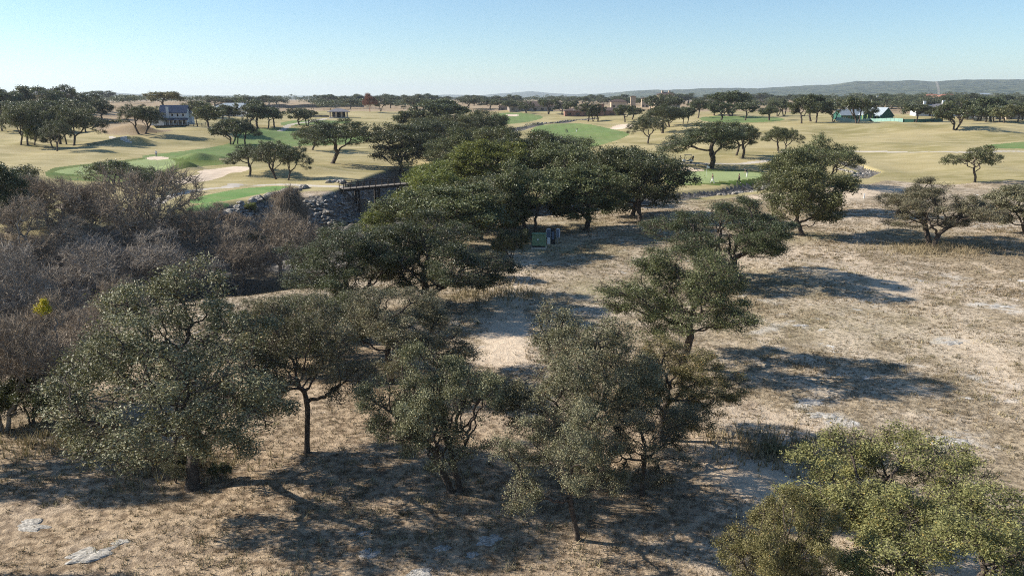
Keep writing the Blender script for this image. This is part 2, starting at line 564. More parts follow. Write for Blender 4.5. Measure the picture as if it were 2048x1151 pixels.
# ------------------------------------------------------------------ terrain sheets
def in_poly(u, v, poly):
    inside = np.zeros(u.shape, bool)
    n = len(poly)
    for i in range(n):
        x1, y1 = poly[i]; x2, y2 = poly[(i + 1) % n]
        cond = ((y1 > v) != (y2 > v))
        with np.errstate(divide='ignore', invalid='ignore'):
            xi = (x2 - x1) * (v - y1) / ((y2 - y1) if y2 != y1 else 1e-9) + x1
        inside ^= cond & (u < xi)
    return inside

def smooth_poly(poly, n=3):
    p = np.array(poly, float)
    for _ in range(n):
        q = np.roll(p, -1, 0)
        p = np.stack([p * .75 + q * .25, p * .25 + q * .75], 1).reshape(-1, 2)
    return p.tolist()

def wpoly(poly, dz=0):
    """photo outline laid on the real terrain: list of (x, y)"""
    return [ground(u, v)[:2] for u, v in smooth_poly(poly)]

def dist_poly(x, y, pts):
    best = np.full(x.shape, 1e9)
    for a, b in zip(pts[:-1], pts[1:]):
        dx, dy = b[0] - a[0], b[1] - a[1]
        L2 = dx * dx + dy * dy + 1e-9
        t = np.clip(((x - a[0]) * dx + (y - a[1]) * dy) / L2, 0, 1)
        best = np.minimum(best, np.hypot(x - a[0] - t * dx, y - a[1] - t * dy))
    return best

ang = np.concatenate([np.arange(-180, -75, 5.0), np.arange(-75, -38, .7), np.arange(-38, 38, .13), np.arange(38, 75, .7), np.arange(75, 180.1, 5.0)])
rd = [2.0]
while rd[-1] < 9: rd.append(rd[-1] + .7)
while rd[-1] < 3600:
    d = rd[-1]
    rd.append(d + max(.16, min(d * d / 16 * .00075, (.0042 if d < 420 else .008) * d)))
rd = np.array(rd)
AA, DD = np.meshgrid(np.radians(ang), rd)
X = np.sin(AA) * DD; Y = np.cos(AA) * DD
X[:, -1] = X[:, 0]; Y[:, -1] = Y[:, 0]
Z = np.empty_like(X)
for i in range(0, X.shape[0], 64):
    Z[i:i + 64] = H(X[i:i + 64], Y[i:i + 64])
nr, nc = X.shape
# region ids per face
FX = (X[:-1, :-1] + X[1:, 1:]) / 2; FY = (Y[:-1, :-1] + Y[1:, 1:]) / 2; FZ = (Z[:-1, :-1] + Z[1:, 1:]) / 2
FD = np.hypot(FX, FY)
reg = np.zeros(FX.shape, np.int8)
front = FY > 5
def paint(idx, poly_px, world=True):
    pts = wpoly(poly_px)
    xs = [p[0] for p in pts]; ys = [p[1] for p in pts]
    box = (FX > min(xs)) & (FX < max(xs)) & (FY > min(ys)) & (FY < max(ys))
    m = np.zeros(FX.shape, bool)
    m[box] = in_poly(FX[box], FY[box], pts)
    reg[m] = idx
def paint_line(idx, line_px, w):
    pts = [ground(u, v)[:2] for u, v in line_px]
    # rounded corners
    p = np.array(pts)
    for _ in range(2):
        p = np.concatenate([p[:1], np.stack([p[:-1] * .75 + p[1:] * .25, p[:-1] * .25 + p[1:] * .75], 1).reshape(-1, 2), p[-1:]])
    xs, ys = p[:, 0], p[:, 1]
    box = (FX > xs.min() - w) & (FX < xs.max() + w) & (FY > ys.min() - w) & (FY < ys.max() + w)
    dd = dist_poly(FX[box], FY[box], p.tolist())
    m = np.zeros(FX.shape, bool); m[box] = dd < w / 2
    reg[m] = idx
# 1 = rough grass of the golf course
FU, FV = project(FX, FY, FZ)
line = [(-400, 470), (0, 470), (300, 480), (430, 440), (620, 380), (700, 385), (840, 440), (1100, 412), (1300, 396), (1410, 397), (1500, 389), (1560, 383), (1640, 378),
        (1720, 372), (1830, 362), (1950, 358), (2060, 356), (2600, 350)]
lw = np.array([P(u, v, 0) for u, v in line])
la = np.degrees(np.arctan2(lw[:, 0], lw[:, 1])); ld = np.hypot(lw[:, 0], lw[:, 1])
FA = np.degrees(np.arctan2(FX, FY))
lim = np.interp(FA, la, ld) + fbm(FX / 5, FY / 5, 77, 2) * 7
reg[(FD > lim) & (np.abs(FA) < 100)] = 1
# 2 = dry pasture beyond the course
reg[(FD > 560) & (np.abs(FA) < 100)] = 2
# 7 = rocky banks of the ravine
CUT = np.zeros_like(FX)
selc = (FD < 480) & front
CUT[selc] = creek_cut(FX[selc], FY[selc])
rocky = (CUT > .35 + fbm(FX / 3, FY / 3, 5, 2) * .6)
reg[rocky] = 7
paint(2, [(195, 210), (300, 208), (300, 262), (340, 258), (350, 262), (250, 272), (200, 268), (180, 240)])
FAIR, COLLAR, GREEN, TEE, SAND, PATH = 3, 4, 5, 6, 8, 9
paint(FAIR, [(745, 263), (742, 281), (690, 290), (600, 291), (520, 300), (440, 320), (360, 330), (300, 322), (275, 312), (330, 306), (420, 296), (470, 284), (465, 272), (480, 259), (560, 255), (640, 258)])
paint(FAIR, [(1060, 262), (1075, 250), (1140, 246), (1180, 248), (1222, 258), (1262, 266), (1250, 275), (1210, 288), (1165, 298), (1125, 292), (1080, 275)])
paint(FAIR, [(985, 226), (1050, 225), (1095, 234), (1060, 244), (1000, 250), (980, 240)])
paint(FAIR, [(1955, 293), (2000, 287), (2120, 278), (2120, 298), (2000, 297)])
paint(FAIR, [(1395, 233), (1480, 231), (1575, 236), (1560, 243), (1480, 246), (1405, 244)])
paint(FAIR, [(560, 244), (600, 240), (700, 242), (705, 246), (640, 250), (560, 252)])
paint(COLLAR, [(85, 347), (105, 335), (170, 328), (250, 320), (300, 314), (365, 318), (450, 320), (460, 328), (400, 332), (352, 340), (335, 360), (250, 364), (170, 362), (105, 358)])
paint(COLLAR, [(1325, 366), (1335, 341), (1400, 338), (1500, 340), (1545, 348), (1540, 364), (1500, 368), (1450, 370), (1400, 370), (1350, 370)])
paint(GREEN, [(102, 343), (165, 331), (250, 326), (275, 319), (330, 316), (352, 322), (355, 332), (330, 340), (250, 347), (180, 349), (130, 348)])
paint(GREEN, [(1335, 362), (1340, 343), (1400, 341), (1500, 343), (1532, 349), (1515, 357), (1470, 361), (1400, 366), (1355, 367)])
paint(TEE, [(372, 404), (395, 394), (440, 384), (480, 377), (560, 371), (583, 374), (560, 380), (500, 392), (450, 402), (400, 408)])
paint(TEE, [(382, 412), (420, 405), (452, 405), (463, 411), (440, 420), (395, 424), (370, 420)])
paint(SAND, [(345, 364), (372, 353), (402, 349), (392, 341), (430, 338), (470, 332), (505, 334), (492, 343), (458, 346), (450, 352), (420, 361), (385, 366), (350, 368)])
paint(SAND, [(287, 316), (310, 312), (338, 314), (335, 319), (300, 320)])
paint(SAND, [(1220, 256), (1235, 249), (1270, 247), (1268, 254), (1240, 259), (1225, 259)])
paint(SAND, [(1338, 332), (1370, 333), (1412, 339), (1405, 343), (1345, 342), (1335, 337)])
paint(SAND, [(100, 414), (130, 404), (200, 399), (222, 404), (185, 414), (130, 419)])
paint(SAND, [(1010, 229), (1030, 228), (1042, 232), (1018, 233)])
paint(SAND, [(840, 231), (900, 228), (935, 230), (930, 234), (860, 236)])
paint(SAND, [(1290, 232), (1302, 228), (1308, 231), (1302, 235)])
paint_line(PATH, [(300, 412), (345, 390), (400, 378), (470, 369), (550, 367), (620, 372), (692, 377)], 2.3)
paint_line(PATH, [(222, 273), (243, 277), (258, 284)], 1.6)
paint_line(PATH, [(560, 262), (575, 250), (600, 246), (640, 240), (665, 234)], 2.4)
paint_line(PATH, [(1560, 304), (1715, 302), (1800, 304), (1930, 307), (2048, 302), (2200, 298)], 1.9)
paint_line(PATH, [(1340, 330), (1440, 328), (1500, 325), (1560, 320)], 2.4)
# masks for the dry field
VX, VY = X.ravel(), Y.ravel()
def gpt(lst): return [ground(u, v)[:2] for u, v in lst]
nz = fbm(VX / 1.6, VY / 1.6, 61, 3)
bare = np.zeros_like(VX)
def track(line, w, s, soft=.5):
    global bare
    d = dist_poly(VX, VY, gpt(line)) + nz * w * 1.6
    bare = np.maximum(bare, s * (1 - sstep(w * soft, w * 1.25, d)))
near = np.hypot(VX, VY) < 260
track([(1230, 800), (1290, 850), (1330, 885), (1400, 905), (1480, 945), (1560, 985), (1680, 1040), (1900, 1150)], 2.1, 1)
track([(1000, 715), (1015, 650), (1000, 560), (1060, 500), (1180, 470), (1320, 440), (1420, 420)], 2.3, .95)
track([(1500, 395), (1640, 400), (1720, 385), (1860, 372)], 3.2, .7)
track([(1440, 430), (1600, 500), (1700, 520), (1900, 640), (2100, 860)], 1.6, .45)
track([(1480, 540), (1560, 500), (1620, 480)], 2.8, .5)
track([(1450, 840), (1500, 830), (1600, 870)], 2.0, .7)
track([(0, 1060), (90, 1000), (160, 985)], 1.4, .5)
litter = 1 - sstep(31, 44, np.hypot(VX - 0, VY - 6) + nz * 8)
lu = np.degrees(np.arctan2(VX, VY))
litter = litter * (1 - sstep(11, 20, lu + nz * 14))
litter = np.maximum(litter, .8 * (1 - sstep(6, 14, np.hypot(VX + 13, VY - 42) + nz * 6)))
greenish = np.zeros_like(VX)
for (u, v, r, s) in [(1100, 495, 7, .8), (1200, 580, 4, .6), (1560, 475, 3.5, .8), (1640, 472, 3, .9), (1850, 490, 5, .5), (1450, 405, 8, .6), (1150, 450, 8, .4), (1700, 640, 9, .25),
                     (1300, 470, 4, .4), (1010, 600, 5, .3), (1830, 470, 6, .4), (1560, 560, 7, .45)]:
    q = gpt([(u, v)])[0]
    greenish = np.maximum(greenish, s * np.exp(-(((VX - q[0]) / r) ** 2 + ((VY - q[1]) / r) ** 2)))
limea = np.zeros_like(VX)
for (u, v, r, s_) in [(200, 1098, 1.6, 1), (95, 1010, 1.5, .6), (980, 1078, 1.0, 1), (738, 1104, .8, 1), (885, 1096, .6, .9), (945, 1108, .6, .9), (840, 1145, .9, 1), (1625, 808, 1.6, 1), (1650, 835, 1.5, .9),
                      (1600, 650, 1.4, .9), (2000, 615, 2.2, 1), (1905, 685, 1.7, 1), (1900, 880, 2.2, 1), (1500, 650, 2.2, .7), (1750, 610, 2.0, .7), (1980, 760, 2, .6), (1540, 600, 1.8, .6), (1900, 560, 3, .5), (2000, 450, 6, .6), (1240, 900, 1, .5)]:
    q = gpt([(u, v)])[0]
    limea = np.maximum(limea, s_ * sstep(1.1, .55, np.hypot((VX - q[0]) / r, (VY - q[1]) / r) + nz * 1.1))
idx = np.arange(nr * nc).reshape(nr, nc)
quads = np.stack([idx[:-1, :-1], idx[:-1, 1:], idx[1:, 1:], idx[1:, :-1]], -1)
VV = np.stack([VX, VY, Z.ravel()], 1)
def sheet(name, ids, mat, label, attrs=False):
    q = quads[np.isin(reg, ids)]
    if len(q) == 0: return
    used, inv = np.unique(q.ravel(), return_inverse=True)
    at = {k: a[used] for k, a in (("bare", bare), ("litter", litter), ("greenish", greenish), ("lime", limea))} if attrs else None
    me = mesh_np(name, VV[used], inv.reshape(-1, 4), True, attrs=at)
    # faces must look up
    o = link(name, me, None, mat)
    o["kind"] = "structure"; o["label"] = label
    return o
quads = quads[..., ::-1]
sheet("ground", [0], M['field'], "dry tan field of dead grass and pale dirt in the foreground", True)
sheet("rough_grass", [1], M['rough'], "straw coloured rough grass of the rolling golf course")
sheet("pasture", [2], M['pasture'], "dry brown pasture beyond the golf course")
sheet("fairway", [3], M['fairway'], "mown green fairways crossing the golf course")
sheet("green_surround", [4], M['collar'], "darker green mown grass round the putting greens")
sheet("putting_green", [5], M['green'], "pale smooth putting greens")
sheet("tee_box", [6], M['tee'], "bright green tee boxes above the rocky ravine")
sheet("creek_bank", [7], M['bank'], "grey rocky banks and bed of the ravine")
sheet("sand_bunker", [8], M['sand'], "pale sand bunkers beside the greens")
sheet("cart_path", [9], M['path'], "pale narrow cart paths crossing the golf course")

# ------------------------------------------------------------------ hills
def make_hills():
    a = np.radians(np.concatenate([np.arange(-180, -50, 4.0), np.arange(-50, 50, .12), np.arange(50, 180.1, 4.0)]))
    r = np.concatenate([np.arange(3400, 7200, 38.0), np.arange(7200, 13000, 130.0), np.arange(13000, 30001, 2500.0)])
    A, D = np.meshgrid(a, r)
    x = np.sin(A) * D; y = np.cos(A) * D
    uu = 1024 + F * np.tan(np.clip(A, -1.2, 1.2))
    cu = [-600, 0, 215, 250, 300, 430, 560, 700, 860, 900, 960, 1020, 1060, 1100, 1150, 1230, 1300, 1400, 1500, 1560, 1640, 1690, 1740, 1800, 1840, 1900, 2048, 2700]
    cv = [190, 193, 191, 187.5, 190, 192, 192.5, 193, 192, 190.5, 192, 187, 183.5, 188, 190, 187, 184, 181.5, 180.5, 177, 175, 169, 170, 168.5, 170.5, 167, 169, 174]
    v = np.interp(uu, cu, cv)
    el = (195.5 - v) / F
    dr = np.interp(uu, [-600, 1120, 1260, 2700], [10500, 10500, 5600, 5600])
    wid = np.interp(uu, [-600, 1120, 1260, 2700], [1800, 1800, 1100, 1100])
    crest = CAMZ + el * dr
    z = 3 + (crest - 3) * np.exp(-((D - dr) / wid) ** 2)
    on = np.clip((crest - 5) / 60, 0, 1)
    z = z + on * (fbm(x / 420, y / 420, 5, 4) * 26 * np.exp(-((D - dr) / wid) ** 2 * .8))
    z = z + (vnoise(x / 45, y / 45, 8) + vnoise(x / 21, y / 21, 18)) * 3.2 * np.exp(-((D - dr) / (wid * 2)) ** 2)
    # a lower fold in front of the main ridge on the right
    k = np.interp(uu, [1150, 1350, 1700, 2700], [0, .35, .42, .42])
    z = z + (crest * k) * np.exp(-((D - 4300) / 420) ** 2) * (0.6 + fbm(x / 500, y / 500, 15, 2))
    z = np.where(D > 12500, 0, z)
    z = z + np.where(D < 3500, -2, 0)
    n, m = x.shape
    ix = np.arange(n * m).reshape(n, m)
    q = np.stack([ix[1:, :-1], ix[1:, 1:], ix[:-1, 1:], ix[:-1, :-1]], -1).reshape(-1, 4)
    me = mesh_np("hills", np.stack([x.ravel(), y.ravel(), z.ravel()], 1), q, True)
    mt, t, out = nt("wooded_hills")
    g = coords(t)
    n1 = noise(t, g, .018, 6, .75); n2 = noise(t, g, .0022, 4, .6, .6); n3 = noise(t, g, .035, 4, .7)
    c = mixc(t, rampf(t, n1, .42, .58), (.018, .034, .020), (.10, .115, .062))
    c = mixc(t, mul(t, rampf(t, n3, .60, .68), mul(t, rampf(t, n2, .48, .62), .55)), c, (.34, .30, .23))
    # ranch road cut straight up the slope
    sp = N(t, "ShaderNodeSeparateXYZ"); t.links.new(g, sp.inputs[0])
    rr = mul(t, sp.outputs[0], sp.outputs[1], 'DIVIDE')
    off = mul(t, noise(t, g, .003, 2), .004)
    tgt = mul(t, rr, off, 'SUBTRACT')
    slope = mul(t, mul(t, sp.outputs[1], -.0000035), .5355, 'ADD')
    dd = mul(t, tgt, slope, 'SUBTRACT')
    ab = N(t, "ShaderNodeMath", operation='ABSOLUTE'); t.links.new(dd, ab.inputs[0])
    msk = rampf(t, ab.outputs[0], .0020, .0008)
    c = mixc(t, mul(t, msk, .45), c, (.36, .30, .24))
    finish(t, out, c, .95, .1, n1, 1.0, 12)
    o = link("hills", me, None, mt)
    o["kind"] = "structure"; o["label"] = "low blue wooded hills along the horizon"
make_hills()

# ------------------------------------------------------------------ trees
def skeleton(seed, h, rad, base, fork, lobes=16, natt=650, step=.28, lean=(0, 0), stems=1, flat=.75, spread=.3, lrad=(.26, .42), low=-.55, kk=(.38, .84)):
    """space colonisation: nodes, parents, radii"""
    rng = np.random.default_rng(seed)
    ch = h - base
    cz = base + ch * .46
    A = []
    cen = []
    for i in range(lobes):
        th = rng.uniform(0, 2 * math.pi) if i else 0
        ph = math.asin(rng.uniform(low, 1.0))
        k = rng.uniform(kk[0], kk[1])
        cx = math.cos(th) * math.cos(ph) * rad * k
        cy = math.sin(th) * math.cos(ph) * rad * k
        czz = cz + math.sin(ph) * ch * .54 * k
        r = rng.uniform(*lrad) * rad
        cen.append((cx, cy, czz, r))
    wts = np.array([c[3] ** 2 for c in cen]); wts /= wts.sum()
    for (cx, cy, c3, r), w in zip(cen, wts):
        n = max(8, int(natt * w))
        q = rng.normal(size=(n, 3)); q /= np.linalg.norm(q, axis=1)[:, None]
        q *= (rng.uniform(.25, 1, size=(n, 1)) ** .5) * r
        q[:, 2] *= flat
        A.append(q + (cx, cy, c3))
    A = np.concatenate(A)
    A = A[(A[:, 2] > base * .8) & (A[:, 2] < h * 1.02)]
    A[:, 0] += lean[0] * A[:, 2] / h; A[:, 1] += lean[1] * A[:, 2] / h
    nodes, par = [], []
    for s in range(stems):
        px, py = (rng.uniform(-.3, .3), rng.uniform(-.3, .3)) if stems > 1 else (0, 0)
        a = rng.uniform(0, 2 * math.pi); tl = rng.uniform(.12, .32) * (1.6 if stems > 1 else .8)
        z = -.45; p = -1
        jx, jy = math.cos(a) * tl, math.sin(a) * tl
        while z < fork:
            nodes.append((px, py, z)); par.append(p); p = len(nodes) - 1
            px += jx * step + rng.normal() * .025; py += jy * step + rng.normal() * .025
            z += step
            jx += rng.normal() * .06; jy += rng.normal() * .06
    Nn = np.array(nodes); par = list(par)
    best = np.full(len(A), 1e9); bi = np.zeros(len(A), int)
    def upd(new0):
        nonlocal best, bi
        for j in range(new0, len(Nn), 256):
            D = np.linalg.norm(A[:, None, :] - Nn[None, j:j + 256, :], axis=2)
            k = D.argmin(1); dmin = D[np.arange(len(A)), k]
            better = dmin < best
            best = np.where(better, dmin, best); bi = np.where(better, k + j, bi)
    upd(0)
    alive = np.ones(len(A), bool)
    for it in range(140):
        alive &= best > step * 1.25
        if not alive.any(): break
        ids = bi[alive]
        dirs = A[alive] - Nn[ids]
        dirs /= np.linalg.norm(dirs, axis=1)[:, None]
        acc = np.zeros((len(Nn), 3)); np.add.at(acc, ids, dirs)
        grow = np.unique(ids)
        d = acc[grow]; ln = np.linalg.norm(d, axis=1)
        ok = ln > .25
        if ok.any():
            grow, d = grow[ok], d[ok] / ln[ok][:, None]
        else:
            d = rng.normal(size=d.shape) + (0, 0, 1.2); d /= np.linalg.norm(d, axis=1)[:, None]
        d += rng.normal(size=d.shape) * spread
        d /= np.linalg.norm(d, axis=1)[:, None]
        new = Nn[grow] + d * step
        n0 = len(Nn)
        Nn = np.concatenate([Nn, new]); par += grow.tolist()
        upd(n0)
        if len(Nn) > 4200: break
    par = np.array(par)
    nch = np.bincount(par[par >= 0], minlength=len(Nn))
    rr = np.zeros(len(Nn))
    e = 2.25
    for i in range(len(Nn) - 1, -1, -1):
        if nch[i] == 0: rr[i] = .012 ** e
        if par[i] >= 0: rr[par[i]] += rr[i]
    rr = rr ** (1 / e)
    return Nn, par, rr, nch

def branch_mesh(name, Nn, par, rr, sides=6, rmax=.24, minr=.0, flare=True):
    rr = rr * (rmax / rr.max())
    rr = np.maximum(rr, .011)
    keep = np.nonzero((par >= 0) & (rr > minr))[0]
    a = Nn[par[keep]]; b = Nn[keep]
    ra = rr[par[keep]].copy(); rb = rr[keep]
    ra = np.minimum(ra, rb * 1.6)
    if flare:
        fl = lambda z, r: r * (1 + .9 * np.clip((.25 - z) / .6, 0, 1))
        ra = fl(a[:, 2], ra); rb = fl(b[:, 2], rb)
    d = b - a; d /= np.linalg.norm(d, axis=1)[:, None] + 1e-9
    up = np.where(np.abs(d[:, 2:3]) > .9, np.array([[1.0, 0, 0]]), np.array([[0, 0, 1.0]]))
    s = np.cross(d, up); s /= np.linalg.norm(s, axis=1)[:, None]
    t = np.cross(d, s)
    V = []
    for k in range(sides):
        c, q = math.cos(2 * math.pi * k / sides), math.sin(2 * math.pi * k / sides)
        V.append(a + (s * c + t * q) * ra[:, None] - d * ra[:, None] * .15)
    for k in range(sides):
        c, q = math.cos(2 * math.pi * k / sides), math.sin(2 * math.pi * k / sides)
        V.append(b + (s * c + t * q) * rb[:, None])
    V = np.stack(V, 1)
    n = len(keep)
    f = np.array([[k, (k + 1) % sides, sides + (k + 1) % sides, sides + k] for k in range(sides)])
    Fc = (f[None] + (np.arange(n) * 2 * sides)[:, None, None]).reshape(-1, 4)
    return V.reshape(-1, 3), Fc

def leaves(seed, Nn, rr, nch, count, size, sig, thresh=.03, up=.35, rmax=.24):
    rng = np.random.default_rng(seed + 99)
    r = rr * (rmax / rr.max())
    cand = np.nonzero((r < thresh) | (nch == 0))[0]
    cellid = vnoise(Nn[cand, 0] * 1.1 + Nn[cand, 2] * .9 + 50, Nn[cand, 1] * 1.1 - Nn[cand, 2] * .6 + 50, seed)
    w = np.where(nch[cand] == 0, 3.5, .8) * rng.uniform(.08, 1.0, len(cand)) ** 1.15 * (.14 + sstep(.18, .70, cellid))
    w /= w.sum()
    pick = rng.choice(cand, size=count, p=w)
    off = rng.normal(size=(count, 3)) * sig
    off[:, 2] *= .75
    c = Nn[pick] + off
    shade = rng.uniform(0, 1, len(Nn))[pick]
    nrm = rng.normal(size=(count, 3)); nrm[:, 2] = np.abs(nrm[:, 2]) + up
    nrm /= np.linalg.norm(nrm, axis=1)[:, None]
    a = np.cross(nrm, rng.normal(size=(count, 3))); a /= np.linalg.norm(a, axis=1)[:, None]
    b = np.cross(nrm, a)
    L = size * rng.uniform(.45, 1.45, (count, 1)); W = L * rng.uniform(.42, .62, (count, 1))
    V = np.stack([c - a * L * .5, c + b * W * .5 + a * L * .08, c + a * L * .5, c - b * W * .5 + a * L * .08], 1)
    tint = np.clip(.40 * rng.uniform(0, 1, count) + .48 * shade + .0, 0, .85)
    tint = np.where(rng.uniform(0, 1, count) < .035, rng.uniform(.9, 1, count), tint)
    Fc = np.arange(count * 4).reshape(-1, 4)
    return V.reshape(-1, 3), Fc, tint

def twig_mesh(seed, Nn, rr, nch, count, length, rad, thresh=.03, rmax=.2, droop=0.0, spread=.8):
    """thin curved twigs (three-sided) sprouting from the outer branches"""
    rng = np.random.default_rng(seed + 5)
    r = rr * (rmax / rr.max())
    cand = np.nonzero((r < thresh) | (nch == 0))[0]
    pick = rng.choice(cand, size=count)
    o = Nn[pick] + rng.normal(size=(count, 3)) * .06
    cen = Nn.mean(0); out = o - np.array([cen[0], cen[1], cen[2] * .6])
    out /= np.linalg.norm(out, axis=1)[:, None]
    d = out + rng.normal(size=(count, 3)) * spread; d[:, 2] -= droop
    d /= np.linalg.norm(d, axis=1)[:, None]
    L = length * rng.uniform(.4, 1.3, (count, 1))
    m1 = o + d * L * .5
    d2 = d + rng.normal(size=(count, 3)) * .45; d2[:, 2] -= droop * 1.2
    d2 /= np.linalg.norm(d2, axis=1)[:, None]
    e = m1 + d2 * L * .5
    s = np.cross(d, rng.normal(size=(count, 3))); s /= np.linalg.norm(s, axis=1)[:, None]
    t = np.cross(d, s)
    V = []
    for p, rd_ in ((o, rad), (m1, rad * .75), (e, rad * .3)):
        for k in range(3):
            V.append(p + (s * math.cos(2.094 * k) + t * math.sin(2.094 * k)) * rd_)
    V = np.stack(V, 1)
    f = []
    for lv in (0, 3):
        for k in range(3):
            f.append([lv + k, lv + (k + 1) % 3, lv + 3 + (k + 1) % 3, lv + 3 + k])
    Fc = (np.array(f)[None] + (np.arange(count) * 9)[:, None, None]).reshape(-1, 4)
    return V.reshape(-1, 3), Fc

SPECIES = {}
def species(key, seed, h, rad, base, fork, nleaf, size, sig, bark, sides=6, rmax=.24, minr=0.0, twigs=0, thresh=.03, **kw):
    Nn, par, rr, nch = skeleton(seed, h, rad, base, fork, **kw)
    V, Fc = branch_mesh(key, Nn, par, rr, sides, rmax, minr)
    if twigs:
        V2, F2 = twig_mesh(seed, Nn, rr, nch, twigs, .5, .011, thresh)
        Fc = np.concatenate([Fc, F2 + len(V)]); V = np.concatenate([V, V2])
    tm = mesh_np(key + "_trunk", V, Fc, True); tm.materials.append(bark)
    LV, LF, tint = leaves(seed, Nn, rr, nch, nleaf, size, sig, thresh, rmax=rmax)
    lm = mesh_np(key + "_crown", LV, LF, False, tint); lm.materials.append(M['leaf_mid'])
    lo = np.percentile(LV, 1, axis=0); hi = np.percentile(LV, 99, axis=0)
    SPECIES[key] = dict(pts=LV[::max(4, len(LV) // 700)], trunk=tm, crown=lm, w=(hi[0] - lo[0] + hi[1] - lo[1]) / 2, h=hi[2], c=(lo + hi) / 2)

# near oaks: leaf by leaf
species('n0', 19, 8.6, 4.4, 1.7, 2.3, 100000, .080, .19, M['bark'], 7, .20, 0, 1500, lobes=34, natt=1250, low=-.85, lrad=(.15, .32))
species('n1', 12, 7.6, 3.9, 1.6, 2.3, 56000, .080, .18, M['bark'], 7, .15, 0, 1500, lobes=22, natt=800, lean=(.4, 0), low=-.7, lrad=(.15, .32))
species('n2', 13, 8.0, 4.1, 1.6, 2.0, 92000, .080, .19, M['bark'], 7, .18, 0, 1500, lobes=32, natt=1150, lean=(-.5, .2), low=-.85, lrad=(.15, .32))
species('n3', 14, 7.0, 4.4, 1.15, 1.4, 94000, .080, .19, M['bark'], 7, .18, 0, 1500, lobes=33, natt=1200, stems=2, low=-.85, lrad=(.15, .32))
species('n4', 15, 5.6, 3.4, .95, 1.4, 70000, .074, .17, M['bark'], 7, .12, 0, 1500, lobes=28, natt=980, low=-.85, lrad=(.15, .32))
# oaks of the middle distance
for k in range(5):
    species('m%d' % k, 30 + k, 8.2 + k * .3, 4.3 + .2 * k, .8 + .08 * k, 1.8, 42000, .165, .27, M['bark'], 5, .21, .012, lobes=28 + k, natt=900, step=.34, stems=1 + (k in (2, 4)), thresh=.035, low=-.8, lrad=(.15, .36))
# spreading golf course oaks with the stem showing
for k in range(3):
    species('g%d' % k, 130 + k, 8.2, 5.2 + .25 * k, 2.2, 2.1, 30000, .165, .26, M['bark'], 5, .24, .012, lobes=19 + k, natt=640, step=.34, stems=1 + (k == 2), thresh=.035, low=-.2)
# open crowned small oak
species('o0', 41, 6.6, 4.8, 2.3, 1.5, 12000, .19, .22, M['bark'], 5, .17, .0, lobes=12, natt=420, step=.34, thresh=.035, flat=.5)
# rounded shrubs with leaves down to the ground
for k in range(2):
    species('s%d' % k, 51 + k, 4.6, 3.6, .35, .5, 20000, .16, .24, M['bark'], 5, .1, .008, lobes=15, natt=520, step=.3, stems=3, thresh=.04)
# far oaks
for k in range(5):
    species('f%d' % k, 60 + k, 8.0, 5.2, 2.0 + .1 * k, 2.0, 6200, .42, .40, M['bark'], 4, .30, .03, lobes=13, natt=260, step=.5, stems=1 + (k in (1, 3)), thresh=.06, flat=.75, low=-.25)
for k in range(3):
    species('r%d' % k, 160 + k, 8.0, 4.2 + .3 * k, .7, 1.5, 5000, .42, .42, M['bark'], 4, .28, .04, lobes=16 + 3 * k, natt=300, step=.5, thresh=.07, low=-.8, lrad=(.2, .4))
for k in range(3):
    species('h%d' % k, 70 + k, 8.0, 6.0, 1.0, 1.6, 1500, .80, .45, M['bark'], 4, .30, .05, lobes=10, natt=160, step=.7, thresh=.09, flat=.7)

def bare_species(key, seed, h, rad, base, fork, natt, ntw, tl, trad, rmax=.16, droop=0.0, sides=5, **kw):
    Nn, par, rr, nch = skeleton(seed, h, rad, base, fork, natt=natt, **kw)
    V, Fc = branch_mesh(key, Nn, par, rr, sides, rmax, 0)
    tm = mesh_np(key + "_trunk", V, Fc, True); tm.materials.append(M['bark_pale'])
    V2, F2 = twig_mesh(seed, Nn, rr, nch, ntw, tl, trad, .03, rmax, droop)
    lm = mesh_np(key + "_twigs", V2, F2, False); lm.materials.append(M['bark_mid'])
    lo = np.percentile(V2, 1, axis=0); hi = np.percentile(V2, 99, axis=0)
    SPECIES[key] = dict(pts=V2[::max(1, len(V2) // 700)], trunk=tm, crown=lm, w=(hi[0] - lo[0] + hi[1] - lo[1]) / 2, h=hi[2], c=(lo + hi) / 2)
for k in range(3):
    bare_species('b%d' % k, 80 + k, 8.0, 4.2, .9, 1.0, 1000, 5600, .80, .015, lobes=16, stems=2, step=.26)
bare_species('b3', 87, 8.0, 1.9, 1.4, 3.0, 500, 7000, 1.3, .012, droop=.9, lobes=12, step=.3, rmax=.13)
bare_species('b4', 88, 8.0, 3.4, 1.5, 1.8, 500, 9000, 1.0, .02, lobes=14, step=.35)

